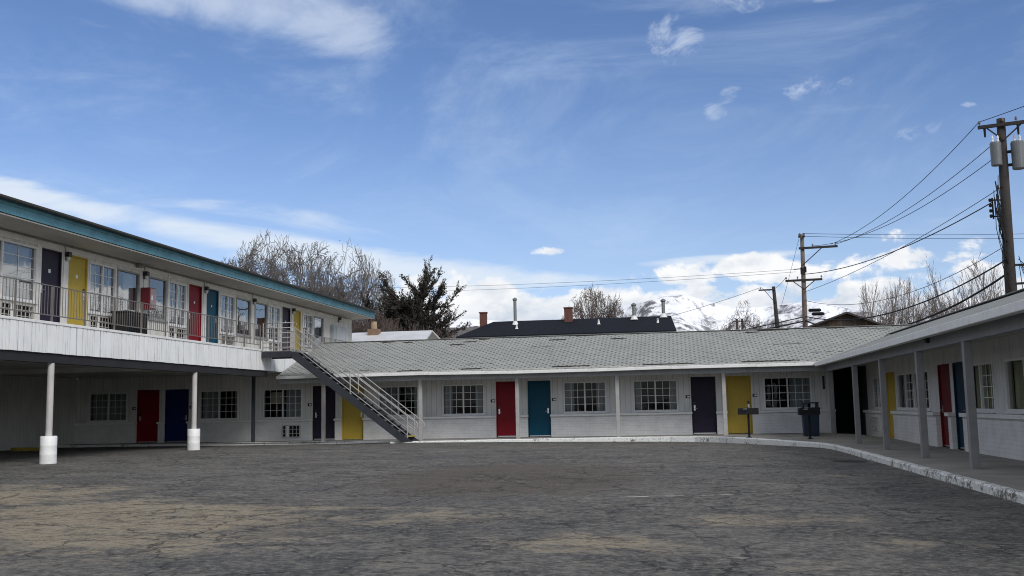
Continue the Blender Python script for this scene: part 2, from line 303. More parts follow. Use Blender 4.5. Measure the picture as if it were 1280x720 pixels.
def f_shingle(base, slot_amt, spots):
    def fn(k, b, o, uv):
        s_ = k.n('ShaderNodeSeparateXYZ'); k.l(uv, s_.inputs[0]); u, v = s_.outputs[0], s_.outputs[1]
        row = k.m('DIVIDE', v, .20); ri = k.m('FLOOR', row); rf = k.m('FRACT', row)
        wob = k.m('MULTIPLY', k.m('SUBTRACT', k.noise(uv, .8, 2, .5), .5), .12)
        uu = k.m('ADD', k.m('ADD', k.m('DIVIDE', u, .32), k.m('MULTIPLY', ri, .5)), wob)
        ci = k.m('FLOOR', uu); cf = k.m('FRACT', uu)
        slot = k.m('MULTIPLY', k.ss(k.m('ABSOLUTE', k.m('SUBTRACT', cf, .5)), .12, .09), k.ss(rf, .68, .58))
        butt_shadow = k.ss(rf, .10, .02)
        cx = k.n('ShaderNodeCombineXYZ'); k.l(ci, cx.inputs[0]); k.l(ri, cx.inputs[1])
        wn = k.n('ShaderNodeTexWhiteNoise', noise_dimensions='2D'); k.l(cx.outputs[0], wn.inputs['Vector'])
        a = k.noise(uv, .5, 6, .6, scl=(1, .5, 1)); g = k.noise(uv, 70, 3, .7)
        c1 = k.mix(wn.outputs['Value'], tuple(x*.90 for x in base), tuple(x*1.08 for x in base))
        c1 = k.mix(k.m('MULTIPLY', k.ss(a, .45, .8), .35), c1, tuple(x*.6 for x in base))
        c1 = k.mix(k.m('MULTIPLY', k.ss(g, .5, .8), .25), c1, tuple(x*.5 for x in base))
        c1 = k.mix(k.m('MULTIPLY', butt_shadow, .09), c1, tuple(x*.3 for x in base))  # shadow at the lower edge of each course, painted into the colour
        c1 = k.mix(k.m('MULTIPLY', slot, slot_amt), c1, tuple(x*.16 for x in base))
        # torn tabs: long flat runs in single courses
        cy = k.n('ShaderNodeCombineXYZ'); k.l(k.m('FLOOR', k.m('DIVIDE', u, 1.2)), cy.inputs[0]); k.l(k.m('FLOOR', k.m('DIVIDE', v, .20)), cy.inputs[1])
        w2 = k.n('ShaderNodeTexWhiteNoise', noise_dimensions='2D'); k.l(cy.outputs[0], w2.inputs['Vector'])
        torn = k.m('MULTIPLY', k.m('MULTIPLY', k.m('GREATER_THAN', w2.outputs['Value'], spots), k.ss(rf, .75, .6)), k.ss(k.noise(uv, 2.5, 2, .5), .40, .5))
        c1 = k.mix(k.m('MULTIPLY', torn, .75), c1, tuple(x*.15 for x in base))
        k.l(c1, b.inputs['Base Color'])
        h = k.m('ADD', k.m('MULTIPLY', k.m('SUBTRACT', 1., rf), .5), k.m('MULTIPLY', slot, -.8))
        k.l(k.bump(k.m('ADD', h, k.m('MULTIPLY', g, .25)), .55, .012), b.inputs['Normal'])
    return fn
shingle = mat('grey_shingles', (.27, .275, .265), .9, 0, f_shingle((.27, .28, .265), .80, .985))
shingle_dark = mat('dark_shingles', (.02, .022, .028), .9, 0, f_shingle((.010, .012, .018), .4, 2.))
shingle_brown = mat('brown_shingles', (.06, .055, .05), .9, 0, f_shingle((.06, .056, .052), .5, 2.))
metal_roof = paint('pale_metal_roof', (.52, .53, .54), .5, .2, 1.)
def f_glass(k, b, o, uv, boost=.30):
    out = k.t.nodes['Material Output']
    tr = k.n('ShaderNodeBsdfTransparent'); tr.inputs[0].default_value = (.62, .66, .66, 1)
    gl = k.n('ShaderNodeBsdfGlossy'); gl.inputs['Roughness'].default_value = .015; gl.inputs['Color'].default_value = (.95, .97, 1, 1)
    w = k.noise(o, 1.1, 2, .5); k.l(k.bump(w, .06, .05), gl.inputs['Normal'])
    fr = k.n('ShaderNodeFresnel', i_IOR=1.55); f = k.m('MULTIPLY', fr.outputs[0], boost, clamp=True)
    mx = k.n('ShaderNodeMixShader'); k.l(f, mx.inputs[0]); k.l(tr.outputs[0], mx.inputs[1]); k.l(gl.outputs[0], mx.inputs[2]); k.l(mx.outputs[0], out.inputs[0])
glass = mat('window_glass', fn=f_glass)
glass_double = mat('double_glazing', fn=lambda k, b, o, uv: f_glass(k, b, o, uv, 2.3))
curtain_m = paint('curtain_cloth', (.42, .43, .44), .9, .15, 3.)
curtain_tan = paint('curtain_cloth_tan', (.50, .45, .30), .9, .15, 3.)
blind_m = paint('pale_lining', (.62, .63, .62), .9, .1, 3.)
lampshade = paint('lampshade_cloth', (.70, .60, .46), .9, .1, 3.)
yellow_paint = paint('yellow_stop_paint', (.42, .32, .05), .8, .4, 3., .3)
barrel_white = paint('barrel_white', (.78, .78, .77), .55, .18, 3., .2)
bin_navy = paint('bin_navy', (.022, .035, .055), .45, .25, 3.)
grill_black = paint('grill_black', (.014, .014, .016), .6, .3, 6.)
red_box = paint('red_cabinet', (.13, .008, .014), .4, .1)
wood_pole = paint('weathered_pole', (.125, .10, .082), .9, .4, 3., .5)
wood_dark = paint('dark_pole', (.030, .025, .023), .9, .4, 3., .5)
transf = paint('transformer_grey', (.125, .137, .145), .45, .15, 3.)
ceramic = mat('ceramic_insulator', (.12, .09, .08), .3)
wire_m = mat('wire_black', (.02, .02, .022), .6)
bark = paint('bark_grey', (.150, .134, .124), .95, .3, 3., .4)
bark_pale = paint('bark_pale', (.20, .175, .16), .95, .3, 3., .4)
bark_red = paint('bark_reddish', (.115, .088, .078), .95, .3, 3., .4)
needles = paint('juniper_needles', (.034, .034, .027), .9, .4, .8, 0)
needles2 = paint('juniper_needles_brown', (.058, .040, .032), .9, .4, .8, 0)
red_brick = paint('red_chimney_brick', (.115, .048, .036), .9, .35, 6., .4)
galv = mat('galvanised_flue', (.20, .215, .21), .5, .6)
tan_clay = paint('tan_clay', (.33, .24, .15), .8, .3, 4.)
tan_wall = paint('tan_wall', (.40, .32, .24), .9, .2, 1.)
def f_plank(k, b, o, uv):
    h, z = horiz(k, o); r = k.m('DIVIDE', h, .22); ri = k.m('FLOOR', r); rf = k.m('FRACT', r)
    wn = k.n('ShaderNodeTexWhiteNoise', noise_dimensions='1D'); k.l(ri, wn.inputs['W'])
    n_ = k.noise(o, 4, 6, .65, scl=(3, 3, .3))
    c1 = k.mix(wn.outputs['Value'], (.045, .033, .025), (.10, .068, .045)); c1 = k.mix(k.ss(n_, .4, .7), c1, (.03, .024, .02))
    c1 = k.mix(k.ss(k.m('ABSOLUTE', k.m('SUBTRACT', rf, .5)), .44, .48), c1, (.01, .01, .01)); k.l(c1, b.inputs['Base Color'])
planks = mat('old_planks', (.08, .06, .05), .9, 0, f_plank)
def f_mount(k, b, o, uv):
    g = k.n('ShaderNodeNewGeometry'); s_ = k.n('ShaderNodeSeparateXYZ'); k.l(g.outputs['Normal'], s_.inputs[0])
    so = k.n('ShaderNodeSeparateXYZ'); k.l(o, so.inputs[0])
    a = k.noise(o, .0042, 10, .70, .6); f = k.noise(o, .016, 8, .74, .3, scl=(1, 1, .5)); bigp = k.noise(o, .0009, 4, .55)
    steep = k.ss(s_.outputs[2], .80, .45)
    low_ = k.ss(so.outputs[2], 560., 300.)
    east = k.ss(s_.outputs[0], .1, -.55)
    rk = k.m('ADD', k.m('ADD', k.m('MULTIPLY', a, .55), k.m('MULTIPLY', f, .55)), k.m('ADD', k.m('MULTIPLY', steep, .09), k.m('MULTIPLY', low_, .08)))
    rk = k.m('ADD', rk, k.m('ADD', k.m('MULTIPLY', east, .03), k.m('MULTIPLY', k.m('SUBTRACT', bigp, .5), .25)))
    r = k.ss(rk, .57, .69)
    c1 = k.mix(r, (.86, .88, .92), (.16, .157, .168)); k.l(c1, b.inputs['Base Color'])
    k.l(k.bump(f, .6, 25.), b.inputs['Normal'])
mount_m = mat('snowy_mountain', (.8, .8, .8), .9, 0, f_mount, spec=.1)
def f_foot(k, b, o, uv):
    a = k.noise(o, .006, 8, .68, .5); f = k.noise(o, .05, 6, .7)
    c1 = k.mix(k.ss(f, .35, .7), (.15, .14, .135), (.09, .082, .08)); c1 = k.mix(k.ss(a, .56, .62), c1, (.78, .80, .84)); k.l(c1, b.inputs['Base Color'])
foot_m = mat('brushy_foothill', (.12, .11, .1), .95, 0, f_foot, spec=.1)

for m_ in (navy_steel, beam_dark, room_dark, dark_in, grill_black, bin_navy, wire_m, shaded_red, shaded_teal, door_red, door_teal, door_blue, door_purple, door_yellow, shingle_dark, shingle, shingle_brown): m_.node_tree.nodes['Principled BSDF'].inputs['Specular IOR Level'].default_value = .15
# ------------------------------------------------------------------ mesh helpers
class MB:
    def __init__(s): s.v = []; s.f = []; s.uv = {}
    def quad(s, a, b, c, d, uv=None):
        i = len(s.v); s.v += [tuple(a), tuple(b), tuple(c), tuple(d)]; s.f.append((i, i+1, i+2, i+3))
        if uv: s.uv[len(s.f)-1] = uv
    def box(s, x0, y0, z0, x1, y1, z1):
        i = len(s.v)
        s.v += [(x0, y0, z0), (x1, y0, z0), (x1, y1, z0), (x0, y1, z0), (x0, y0, z1), (x1, y0, z1), (x1, y1, z1), (x0, y1, z1)]
        for f in ((0, 3, 2, 1), (4, 5, 6, 7), (0, 1, 5, 4), (1, 2, 6, 5), (2, 3, 7, 6), (3, 0, 4, 7)): s.f.append(tuple(i+k for k in f))
        return s
    def tube(s, pts, rad, n=8, caps=True):
        pts = [Vector(p) for p in pts]; N = len(pts)
        if isinstance(rad, (int, float)): rad = [rad]*N
        i0 = len(s.v); prev = None
        for k, p in enumerate(pts):
            t = (pts[min(k+1, N-1)]-pts[max(k-1, 0)])
            t = t.normalized() if t.length > 1e-9 else Vector((0, 0, 1))
            if prev is None:
                a = Vector((0, 0, 1)) if abs(t.z) < .9 else Vector((1, 0, 0)); u = t.cross(a).normalized()
            else:
                u = (prev-t*prev.dot(t)); u = u.normalized() if u.length > 1e-6 else t.orthogonal().normalized()
            prev = u; w = t.cross(u)
            for j in range(n):
                an = 2*math.pi*j/n; s.v.append(tuple(p+(u*math.cos(an)+w*math.sin(an))*rad[k]))
        for k in range(N-1):
            for j in range(n):
                a = i0+k*n+j; b_ = i0+k*n+(j+1) % n; s.f.append((a, b_, b_+n, a+n))
        if caps and n > 2:
            s.f.append(tuple(i0+j for j in range(n))[::-1]); s.f.append(tuple(i0+(N-1)*n+j for j in range(n)))
        return s
    def lathe(s, prof, n=20, c=(0, 0, 0)):
        i0 = len(s.v)
        for r, z in prof:
            for j in range(n):
                a = 2*math.pi*j/n; s.v.append((c[0]+r*math.cos(a), c[1]+r*math.sin(a), c[2]+z))
        for k in range(len(prof)-1):
            for j in range(n):
                a = i0+k*n+j; b_ = i0+k*n+(j+1) % n; s.f.append((a, b_, b_+n, a+n))
        return s
    def bar(s, p, q_, w, h=None):
        """rectangular bar between two points, h vertical"""
        h = h or w; p, q_ = Vector(p), Vector(q_); t = (q_-p).normalized()
        up = Vector((0, 0, 1)) if abs(t.z) < .95 else Vector((0, 1, 0))
        u = t.cross(up).normalized()*(w/2); v = u.cross(t).normalized()*(h/2); i = len(s.v)
        for e in (p, q_):
            for a, b_ in ((-1, -1), (1, -1), (1, 1), (-1, 1)): s.v.append(tuple(e+u*a+v*b_))
        for f in ((0, 1, 2, 3), (7, 6, 5, 4), (0, 4, 5, 1), (1, 5, 6, 2), (2, 6, 7, 3), (3, 7, 4, 0)): s.f.append(tuple(i+k for k in f))
        return s
def mesh(name, mb, m, parent=None, world=True, loc=None, rz=0., smooth=False, bevel=0., fixn=True):
    """link one mesh object; world=True: vertices are world coordinates, moved into the parent's space"""
    off = Vector((0, 0, 0))
    if parent is not None and world:
        p = parent
        while p: off += p.location; p = p.parent
    me = bpy.data.meshes.new(name)
    me.from_pydata([(x-off.x, y-off.y, z-off.z) for x, y, z in mb.v], [], mb.f)
    if mb.uv:
        ul = me.uv_layers.new(name='UVMap')
        for pi, uvs in mb.uv.items():
            for li, uv in zip(me.polygons[pi].loop_indices, uvs): ul.data[li].uv = uv
    if fixn:
        bm = bmesh.new(); bm.from_mesh(me); bmesh.ops.recalc_face_normals(bm, faces=bm.faces); bm.to_mesh(me); bm.free()
    me.materials.append(m)
    if smooth:
        for p in me.polygons: p.use_smooth = True
    o = bpy.data.objects.new(name, me); COL.objects.link(o)
    if loc: o.location = loc
    o.rotation_euler.z = rz
    if parent is not None: o.parent = parent
    if bevel:
        bv = o.modifiers.new('bevel', 'BEVEL'); bv.width = bevel; bv.segments = 2; bv.limit_method = 'ANGLE'
    return o
def tag(o, label=None, cat=None, group=None, kind=None):
    for k, v in (('label', label), ('category', cat), ('group', group), ('kind', kind)):
        if v: o[k] = v
    return o
def thing(name, label, cat, loc=(0, 0, 0), group=None, rz=0.):
    o = bpy.data.objects.new(name, None); COL.objects.link(o); o.location = loc; o.rotation_euler.z = rz; o.empty_display_size = .3
    return tag(o, label, cat, group)
def struct(name, mb, m, smooth=False): return tag(mesh(name, mb, m, smooth=smooth), kind='structure')
def copy_part(o, parent, loc, rz=0., label=None):
    c = o.copy(); COL.objects.link(c); c.parent = parent; c.location = loc; c.rotation_euler.z = rz
    if label: c['label'] = label
    elif 'label' in c: del c['label']
    for ch in list(o.children):
        d = ch.copy(); COL.objects.link(d); d.parent = c
    return c
def wall_boxes(mb, axis, u0, u1, z0, z1, d0, d1, openings):
    """wall along axis ('x' or 'y') between d0 and d1 in depth, with holes (a0, a1, b0, b1)"""
    cuts = sorted({u0, u1, *[o[0] for o in openings], *[o[1] for o in openings]})
    cuts = [c_ for c_ in cuts if u0 <= c_ <= u1]
    for a, b_ in zip(cuts, cuts[1:]):
        mid = (a+b_)/2; z = z0
        for o in sorted([o for o in openings if o[0] < mid < o[1]], key=lambda o: o[2])+[(0, 0, z1, z1)]:
            if o[2]-z > 1e-4:
                if axis == 'x': mb.box(a, d0, z, b_, d1, o[2])
                else: mb.box(d0, a, z, d1, b_, o[2])
            z = max(z, o[3])
    return mb

# ------------------------------------------------------------------ ground
def sstep(x, a, b): t = max(0, min(1, (x-a)/(b-a))); return t*t*(3-2*t)
def gz(x, y):
    g = max(-.13, min(.13, -.0145*(x+4.5)))
    if x < -9: g = g+(.03-g)*sstep(y, 31, 37.5)*sstep(-x, 9, 13)
    return g+.012*mnoise.noise((x*.25, y*.25, 0))
mb = MB(); nx, ny = 84, 84
xs = [-42+k*(46.58/nx) for k in range(nx+1)]; ys = [-12+k*(51/ny) for k in range(ny+1)]
for y in ys:
    for x in xs: mb.v.append((x, y, gz(x, y)))
for j in range(ny):
    for i in range(nx): a = j*(nx+1)+i; mb.f.append((a, a+1, a+nx+2, a+nx+1))
struct('parking_lot', mb, asphalt, smooth=True)
mb = MB(); mb.quad((-14000, -14000, -.35), (14000, -14000, -.35), (14000, 14000, -.35), (-14000, 14000, -.35))
struct('ground', mb, earth)

# kerb line (front foot of the kerb), then walkway behind it
KL = [(-10.45, 36.55), (-9.2, 36.95), (-7.3, 37.45), (-4.4, 37.9), (-1.6, 38.08), (-.3, 38.0), (.6, 37.7), (1.46, 37.05), (2.94, 35.1), (4.05, 33.45), (4.36, 32.8), (4.48, 31.8), (4.54, 29), (4.54, 25), (4.53, 21), (4.54, 17), (4.53, 13), (4.54, 9), (4.54, -8)]
def wz(x, y): return .12 if x < 1 else .12-.12*sstep(-y, -37.5, -32)
def densify(L, step=.25):
    o = []
    for a, b_ in zip(L, L[1:]):
        n_ = max(1, int(math.dist(a, b_)/step))
        for k in range(n_): o.append((a[0]+(b_[0]-a[0])*k/n_, a[1]+(b_[1]-a[1])*k/n_))
    return o+[L[-1]]
def kerb(L):
    D = densify(L); mb = MB(); n_ = len(D)
    for k, (x, y) in enumerate(D):
        t = Vector((D[min(k+1, n_-1)][0]-D[max(k-1, 0)][0], D[min(k+1, n_-1)][1]-D[max(k-1, 0)][1])).normalized(); nrm = Vector((-t.y, t.x))
        j = .014*mnoise.noise((x*2.1, y*2.1, 3)); jz = .010*mnoise.noise((x*3, y*3, 8))
        z = wz(x, y)+.006+jz
        for d, h in ((j, gz(x, y)-.1), (j+.012, z-.03), (j+.035, z), (.16, z), (.165, z-.2)): mb.v.append((x+nrm.x*d, y+nrm.y*d, h))
    for k in range(n_-1):
        for i in range(4): a = k*5+i; mb.f.append((a, a+1, a+6, a+5))
    mb.f.append((0, 1, 2, 3, 4)); e = (n_-1)*5; mb.f.append((e, e+1, e+2, e+3, e+4))
    return mb
struct('kerb', kerb(KL), kerb_paint)
KL2 = [(-25.3, 38.45), (-19, 38.3), (-14, 38.15), (-10.6, 37.85)]
struct('kerb', kerb(KL2), kerb_paint)
mb = MB(); D = densify(KL, .5)
def wallpt(x, y):
    if x < 4.2: return (x, 40.19)
    return (7.09, y)
rows = []
for x, y in D:
    if x < 1.0: ends = (x, 47)
    elif y > 32.2: t = sstep(-y, -37.4, -32.2); ends = (x+(7.1-x)*t+ (1-t)*0, 47-(47-y)*t)
    else: ends = (7.25, y)
    rows.append(((x, y), ends))
for k, ((x, y), (ex, ey)) in enumerate(rows):
    for s_ in range(13):
        f = s_/12; X, Y = x+(ex-x)*f, y+(ey-y)*f
        if s_ == 0:
            d_ = Vector((ex-x, ey-y)).normalized()*.10; X += d_.x; Y += d_.y
        mb.v.append((X, Y, wz(X, Y)))
for k in range(len(rows)-1):
    for s_ in range(12): a = k*13+s_; mb.f.append((a, a+1, a+14, a+13))
struct('walkway', mb, concrete)
mb = MB()                                             # corner fill beyond the fan of the walkway, inside the passage
mb.quad((1.2, 38.2, .002), (7.3, 30.0, -.004), (7.3, 47, -.004), (1.2, 47, .002))
mb.quad((-25.4, 38.5, .118), (-10.4, 37.95, .118), (-10.4, 47, .118), (-25.4, 47, .118))
struct('walkway', mb, concrete)

# ------------------------------------------------------------------ hinge parts shared by the three wings
def make_door(w, h, colour, hand, plate=False, tag_on_door=False, wname='door'):
    """door, origin at bottom centre on the wall face, looking to -y"""
    mb = MB(); mb.box(-w/2+.045, .045, .012, w/2-.045, .09, h-.045)
    return mb
DOORM = {}
def add_door(parent, wpos, rz, w, h, colour, hand, label, plate=None, tagm=None, hinge_lite=True):
    L = Vector(wpos)-parent.location
    mb = MB(); mb.box(-w/2+.042, .050, .014, w/2-.042, .092, h-.042)
    d = mesh('door', mb, colour, parent, world=False, loc=L, rz=rz, bevel=.004); tag(d, label)
    f = MB(); f.box(-w/2, .004, 0, -w/2+.04, .12, h); f.box(w/2-.04, .004, 0, w/2, .12, h); f.box(-w/2+.04, .004, h-.04, w/2-.04, .12, h)
    mesh('door_frame', f, colour if hinge_lite else white_trim, d, world=False)
    x = hand*(w/2-.12)
    g = MB(); g.box(x-.03, .034, .92, x+.03, .052, 1.12); g.tube([(x, .04, 1.0), (x, -.012, 1.0), (x-hand*.11, -.014, 1.0)], .011, 8)
    mesh('handle', g, steel, d, world=False)
    g = MB(); g.box(x-.036, .026, 1.135, x+.036, .052, 1.24); mesh('card_lock', g, black_pl, d, world=False, bevel=.006)
    g = MB(); g.box(-w/2+.045, .040, .018, w/2-.045, .0495, .060); mesh('door_sweep', g, steel if colour is not door_yellow else yellow_paint, d, world=False)
    if plate is not None:
        g = MB(); xx = plate*(w/2+.13); g.box(xx-.085, -.012, 1.39, xx+.085, 0, 1.51); pl = mesh('number_plate', g, black_pl, d, world=False)
        g = MB(); g.box(xx-.02, -.016, 1.42, xx+.07, -.0125, 1.48); mesh('number_panel', g, white_trim, d, world=False)
    if tagm is not None:
        g = MB()
        if tagm == 1: g.box(-.05, .042, 1.50, .05, .0495, 1.60)
        else: g.lathe([(0, 0), (.045, 0), (.045, .008), (0, .008)], 14); g.v = [(x_, .045-z_*1.0, 1.52+y_) for x_, y_, z_ in g.v]
        mesh('number_tag', g, white_trim, d, world=False)
    return d
def curtain_mb(x0, x1, z0, z1, y, seed, amp=.028):
    rnd = random.Random(seed); mb = MB(); n_ = max(8, int((x1-x0)/.022)); ph = rnd.random()*6
    for k in range(n_+1):
        x = x0+(x1-x0)*k/n_; d = amp*math.sin(x*38+ph+1.3*math.sin(x*7+ph))+.006*math.sin(x*97)
        mb.v += [(x, y+d, z0), (x, y+d*.8, z1)]
    for k in range(n_): a = 2*k; mb.f.append((a, a+2, a+3, a+1))
    return mb
_ws = [0]
def add_window(parent, wpos, rz, w, h, grid=(3, 4), curtains='sides', label=None, cm=None, lite=alu, halves=2, grids=(1, 1)):
    L = Vector(wpos)-parent.location; _ws[0] += 1; sd_ = _ws[0]; rnd = random.Random(sd_); cm = cm or curtain_m
    mb = MB(); t = .05
    mb.box(-w/2, -.022, 0, -w/2+t, .10, h); mb.box(w/2-t, -.022, 0, w/2, .10, h); mb.box(-w/2+t, -.022, h-t, w/2-t, .10, h); mb.box(-w/2+t, -.022, 0, w/2-t, .10, t)
    if halves == 2: mb.box(-.028, -.014, t, .028, .09, h-t)
    d = mesh('window', mb, lite, parent, world=False, loc=L, rz=rz)
    if label: tag(d, label)
    segs = [(-w/2+t, -.028), (.028, w/2-t)] if halves == 2 else [(-w/2+t, w/2-t)]
    g = MB(); m2 = MB()
    for k, (a, b_) in enumerate(segs):
        y = .035+.014*k
        g.quad((a, y, t), (b_, y, t), (b_, y, h-t), (a, y, h-t))
        if grid and grids[min(k, len(grids)-1)]:
            for i in range(1, grid[0]): x = a+(b_-a)*i/grid[0]; m2.box(x-.009, y-.014, t, x+.009, y-.003, h-t)
            for j in range(1, grid[1]): z = t+(h-2*t)*j/grid[1]; m2.box(a, y-.016, z-.009, b_, y-.002, z+.009)
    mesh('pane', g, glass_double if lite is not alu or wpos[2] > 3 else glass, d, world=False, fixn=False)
    if m2.v: mesh('muntin', m2, lite, d, world=False)
    s_ = MB(); s_.box(-w/2-.04, -.055, -.045, w/2+.04, .06, -.001); mesh('sill', s_, lite, d, world=False)
    y = .19
    if curtains:
        if curtains == 'sides': rng = [(-w/2+.03, -w/2+.03+w*rnd.uniform(.14, .24)), (w/2-.03-w*rnd.uniform(.14, .24), w/2-.03)]
        elif curtains == 'left': rng = [(-w/2+.03, -w/2+w*.42), (w/2-.03-w*.12, w/2-.03)]
        elif curtains == 'right': rng = [(w/2-w*.45, w/2-.03)]
        elif curtains == 'full': rng = [(-w/2+.03, w/2-.03)]
        elif curtains == 'gap': rng = [(-w/2+.03, -.10), (.05, w/2-.03)]
        for k, (a, b_) in enumerate(rng):
            mesh('curtain', curtain_mb(a, b_, .03, h-.02, y, sd_*7+k), cm, d, world=False, smooth=True)
    return d
def add_ac(parent, wpos, rz, w=1.25, h=.46, white_bar=True):
    L = Vector(wpos)-parent.location
    mb = MB(); t = .035
    mb.box(-w/2, -.05, 0, w/2, .06, t); mb.box(-w/2, -.05, h-t, w/2, .06, h); mb.box(-w/2, -.05, t, -w/2+t, .06, h-t); mb.box(w/2-t, -.05, t, w/2, .06, h-t)
    d = mesh('air_conditioner', mb, ac_mat, parent, world=False, loc=L, rz=rz)
    b = MB(); b.box(-w/2+t, .03, t, w/2-t, .058, h-t); mesh('coil', b, dark_in, d, world=False)
    g = MB(); nv = max(4, round(w/.165)); nh = 3
    for k in range(1, nv): x = -w/2+w*k/nv; g.box(x-.010, -.040, t, x+.010, -.02, h-t)
    for k in range(1, nh): z = h*k/nh; g.box(-w/2+t, -.034, z-.009, w/2-t, -.022, z+.009)
    mesh('grille', g, ac_mat, d, world=False)
    if white_bar:
        g = MB(); x = -w*.18; g.box(x-.05, -.056, t, x+.05, -.042, h-t); mesh('control_cover', g, white_trim, d, world=False)
    return d
def add_lamp(parent, wpos, rz):
    L = Vector(wpos)-parent.location
    mb = MB(); mb.box(-.075, -.16, .10, .075, 0, .24); mb.box(-.05, -.03, 0, .05, 0, .10)
    d = mesh('wall_lamp', mb, black_pl, parent, world=False, loc=L, rz=rz, bevel=.012)
    g = MB(); g.lathe([(.0, -.02), (.045, 0), (.055, .06), (.055, .10)], 12, (0, -.09, 0)); mesh('lamp_globe', g, blind_m, d, world=False, smooth=True)
    return d
def add_post(parent, x, y, z0, z1, s_=.135, m=None, label=None):
    mb = MB(); mb.box(-s_/2, -s_/2, 0, s_/2, s_/2, z1-z0)
    d = mesh('support_post', mb, m or post_grey, parent, world=False, loc=Vector((x, y, z0))-parent.location, bevel=.008)
    if label: tag(d, label)
    return d
def roof_quad(mb, a, b_, c_, d, thick=.10):
    """top face a-b along the eave, c-d along the ridge; uv in metres"""
    a, b_, c_, d = map(Vector, (a, b_, c_, d)); e = (b_-a).normalized(); n_ = e.cross(d-a).normalized(); s_ = n_.cross(e)
    if n_.z < 0: n_ = -n_; s_ = -s_
    if s_.z < 0: s_ = -s_
    uv = [((p-a).dot(e), (p-a).dot(s_)) for p in (a, b_, c_, d)]
    mb.quad(a, b_, c_, d, uv)
    lo = [p-Vector((0, 0, thick)) for p in (a, b_, c_, d)]; top = [a, b_, c_, d]
    mb.quad(*[lo[i] for i in (3, 2, 1, 0)], [(0, 0)]*4)
    for i in range(4): j = (i+1) % 4; mb.quad(top[i], lo[i], lo[j], top[j], [(0, .15), (0, .15), (0, .15), (0, .15)])

# ------------------------------------------------------------------ BACK WING
BW = thing('motel_wing', 'single storey white motel row across the back under a long grey shingle roof', 'building', (-6, 43, 0))
Y0 = 40.2; ZW = .12; DH = 2.21
win = [(-24.74, -22.98), (-19.72, -18.0), (-16.92, -15.22), (-11.98, -10.31), (-9.31, -7.59), (-4.41, -2.72), (-1.67, .05), (3.31, 5.08)]
drs = [(-22.54, -21.54, door_red, 'dark red door deep under the balcony', -1, -1), (-21.27, -20.22, door_blue, 'dark blue door deep under the balcony', 1, 1),
       (-14.77, -13.80, door_purple, 'dark purple door behind a grey post left of the stairs', -1, -1), (-13.52, -12.59, door_yellow, 'yellow door behind the stairs', 1, None),
       (-7.12, -6.18, door_red, 'dark red door left of the teal door', -1, -1), (-5.84, -4.92, door_teal, 'teal blue door', 1, 1),
       (.56, 1.50, door_purple, 'dark purple door left of the yellow door', -1, -1), (1.90, 2.84, door_yellow, 'yellow door behind the black grill', 1, 1)]
ops = [(a, b_, 1.04, 2.25) for a, b_ in win]+[(a, b_, ZW, ZW+DH) for a, b_, *_ in drs]+[(-16.06, -15.26, .25, .76)]
mb = wall_boxes(MB(), 'x', -25.3, 5.9, ZW-.2, 2.86, Y0, Y0+.15, ops)
mesh('wall', mb, siding, BW)
for ya in (Y0+.02, 46.9):
    mb = MB(); mb.box(-25.3, ya, 2.861, -15.45, ya+.1, 2.929); mesh('wall_header', mb, siding, BW)
# brick wainscot, standing proud, interrupted by the doors
edges = [-25.3]+[v for a, b_, *_ in drs for v in (a, b_)]+[5.9]
mb, lg = MB(), MB()
for a, b_ in zip(edges[::2], edges[1::2]):
    if a < -15 < b_:
        wall_boxes(mb, 'x', a, b_, ZW-.2, .90, Y0-.09, Y0-.002, [(-16.06, -15.26, .25, .76)])
    else: mb.box(a, Y0-.09, ZW-.2, b_, Y0-.002, .90)
    lg.box(a-.02, Y0-.175, .905, b_+.02, Y0-.002, .985)
mesh('brick_wainscot', mb, brick_white, BW); mesh('ledge', lg, white_trim, BW, bevel=.006)
mb = MB(); mb.box(-25.3, 47, -.1, 8.4, 47.15, 2.86); mb.box(-25.45, Y0+.15, -.1, -25.3, 47, 2.86); mb.box(5.75, Y0+.15, -.1, 5.9, 47, 2.86)
for xx in (-20.9, -14.3, -13.66, -6.0, 1.7): mb.box(xx-.05, Y0+.2, -.1, xx+.05, 46.9, 2.84)
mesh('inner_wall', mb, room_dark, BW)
mb = MB(); mb.box(-15.40, 37.99, 2.70, 8.3, Y0-.01, 2.74); mb.box(-25.3, Y0+.01, 2.80, 8.3, 47, 2.86)
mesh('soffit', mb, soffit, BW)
for a, b_, cm_, lb, hand, plate in drs:
    add_door(BW, ((a+b_)/2, Y0, ZW), 0, b_-a, DH, cm_, hand, lb, plate)
cur = ['full', 'left', 'right', 'left', 'sides', 'sides', 'sides', 'right']
for (a, b_), c_ in zip(win, cur): add_window(BW, ((a+b_)/2, Y0, 1.04), 0, b_-a, 1.21, (3, 4), c_)
add_ac(BW, (-15.66, Y0-.09, .25), 0, .78, .50)
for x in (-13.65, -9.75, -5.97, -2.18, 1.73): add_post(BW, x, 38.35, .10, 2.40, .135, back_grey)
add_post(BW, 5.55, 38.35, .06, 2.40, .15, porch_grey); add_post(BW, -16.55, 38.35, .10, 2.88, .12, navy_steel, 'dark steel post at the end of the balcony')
mb = MB(); mb.box(-15.40, 38.28, 2.40, 5.52, 38.42, 2.70); mesh('beam', mb, beam_grey, BW)
# roof: front slope with a valley at the right wing, rear slope
RZ, RY = 4.33, 43.30; EZ, EY = 2.70, 37.93
mb = MB()
roof_quad(mb, (-15.41, EY, EZ), (5.03, EY, EZ), (8.4, 41.72, 3.85), (-15.41, 41.72, 3.85))
roof_quad(mb, (-15.41, 41.722, 3.85), (8.4, 41.722, 3.85), (9.9, RY, RZ), (-15.41, RY, RZ))
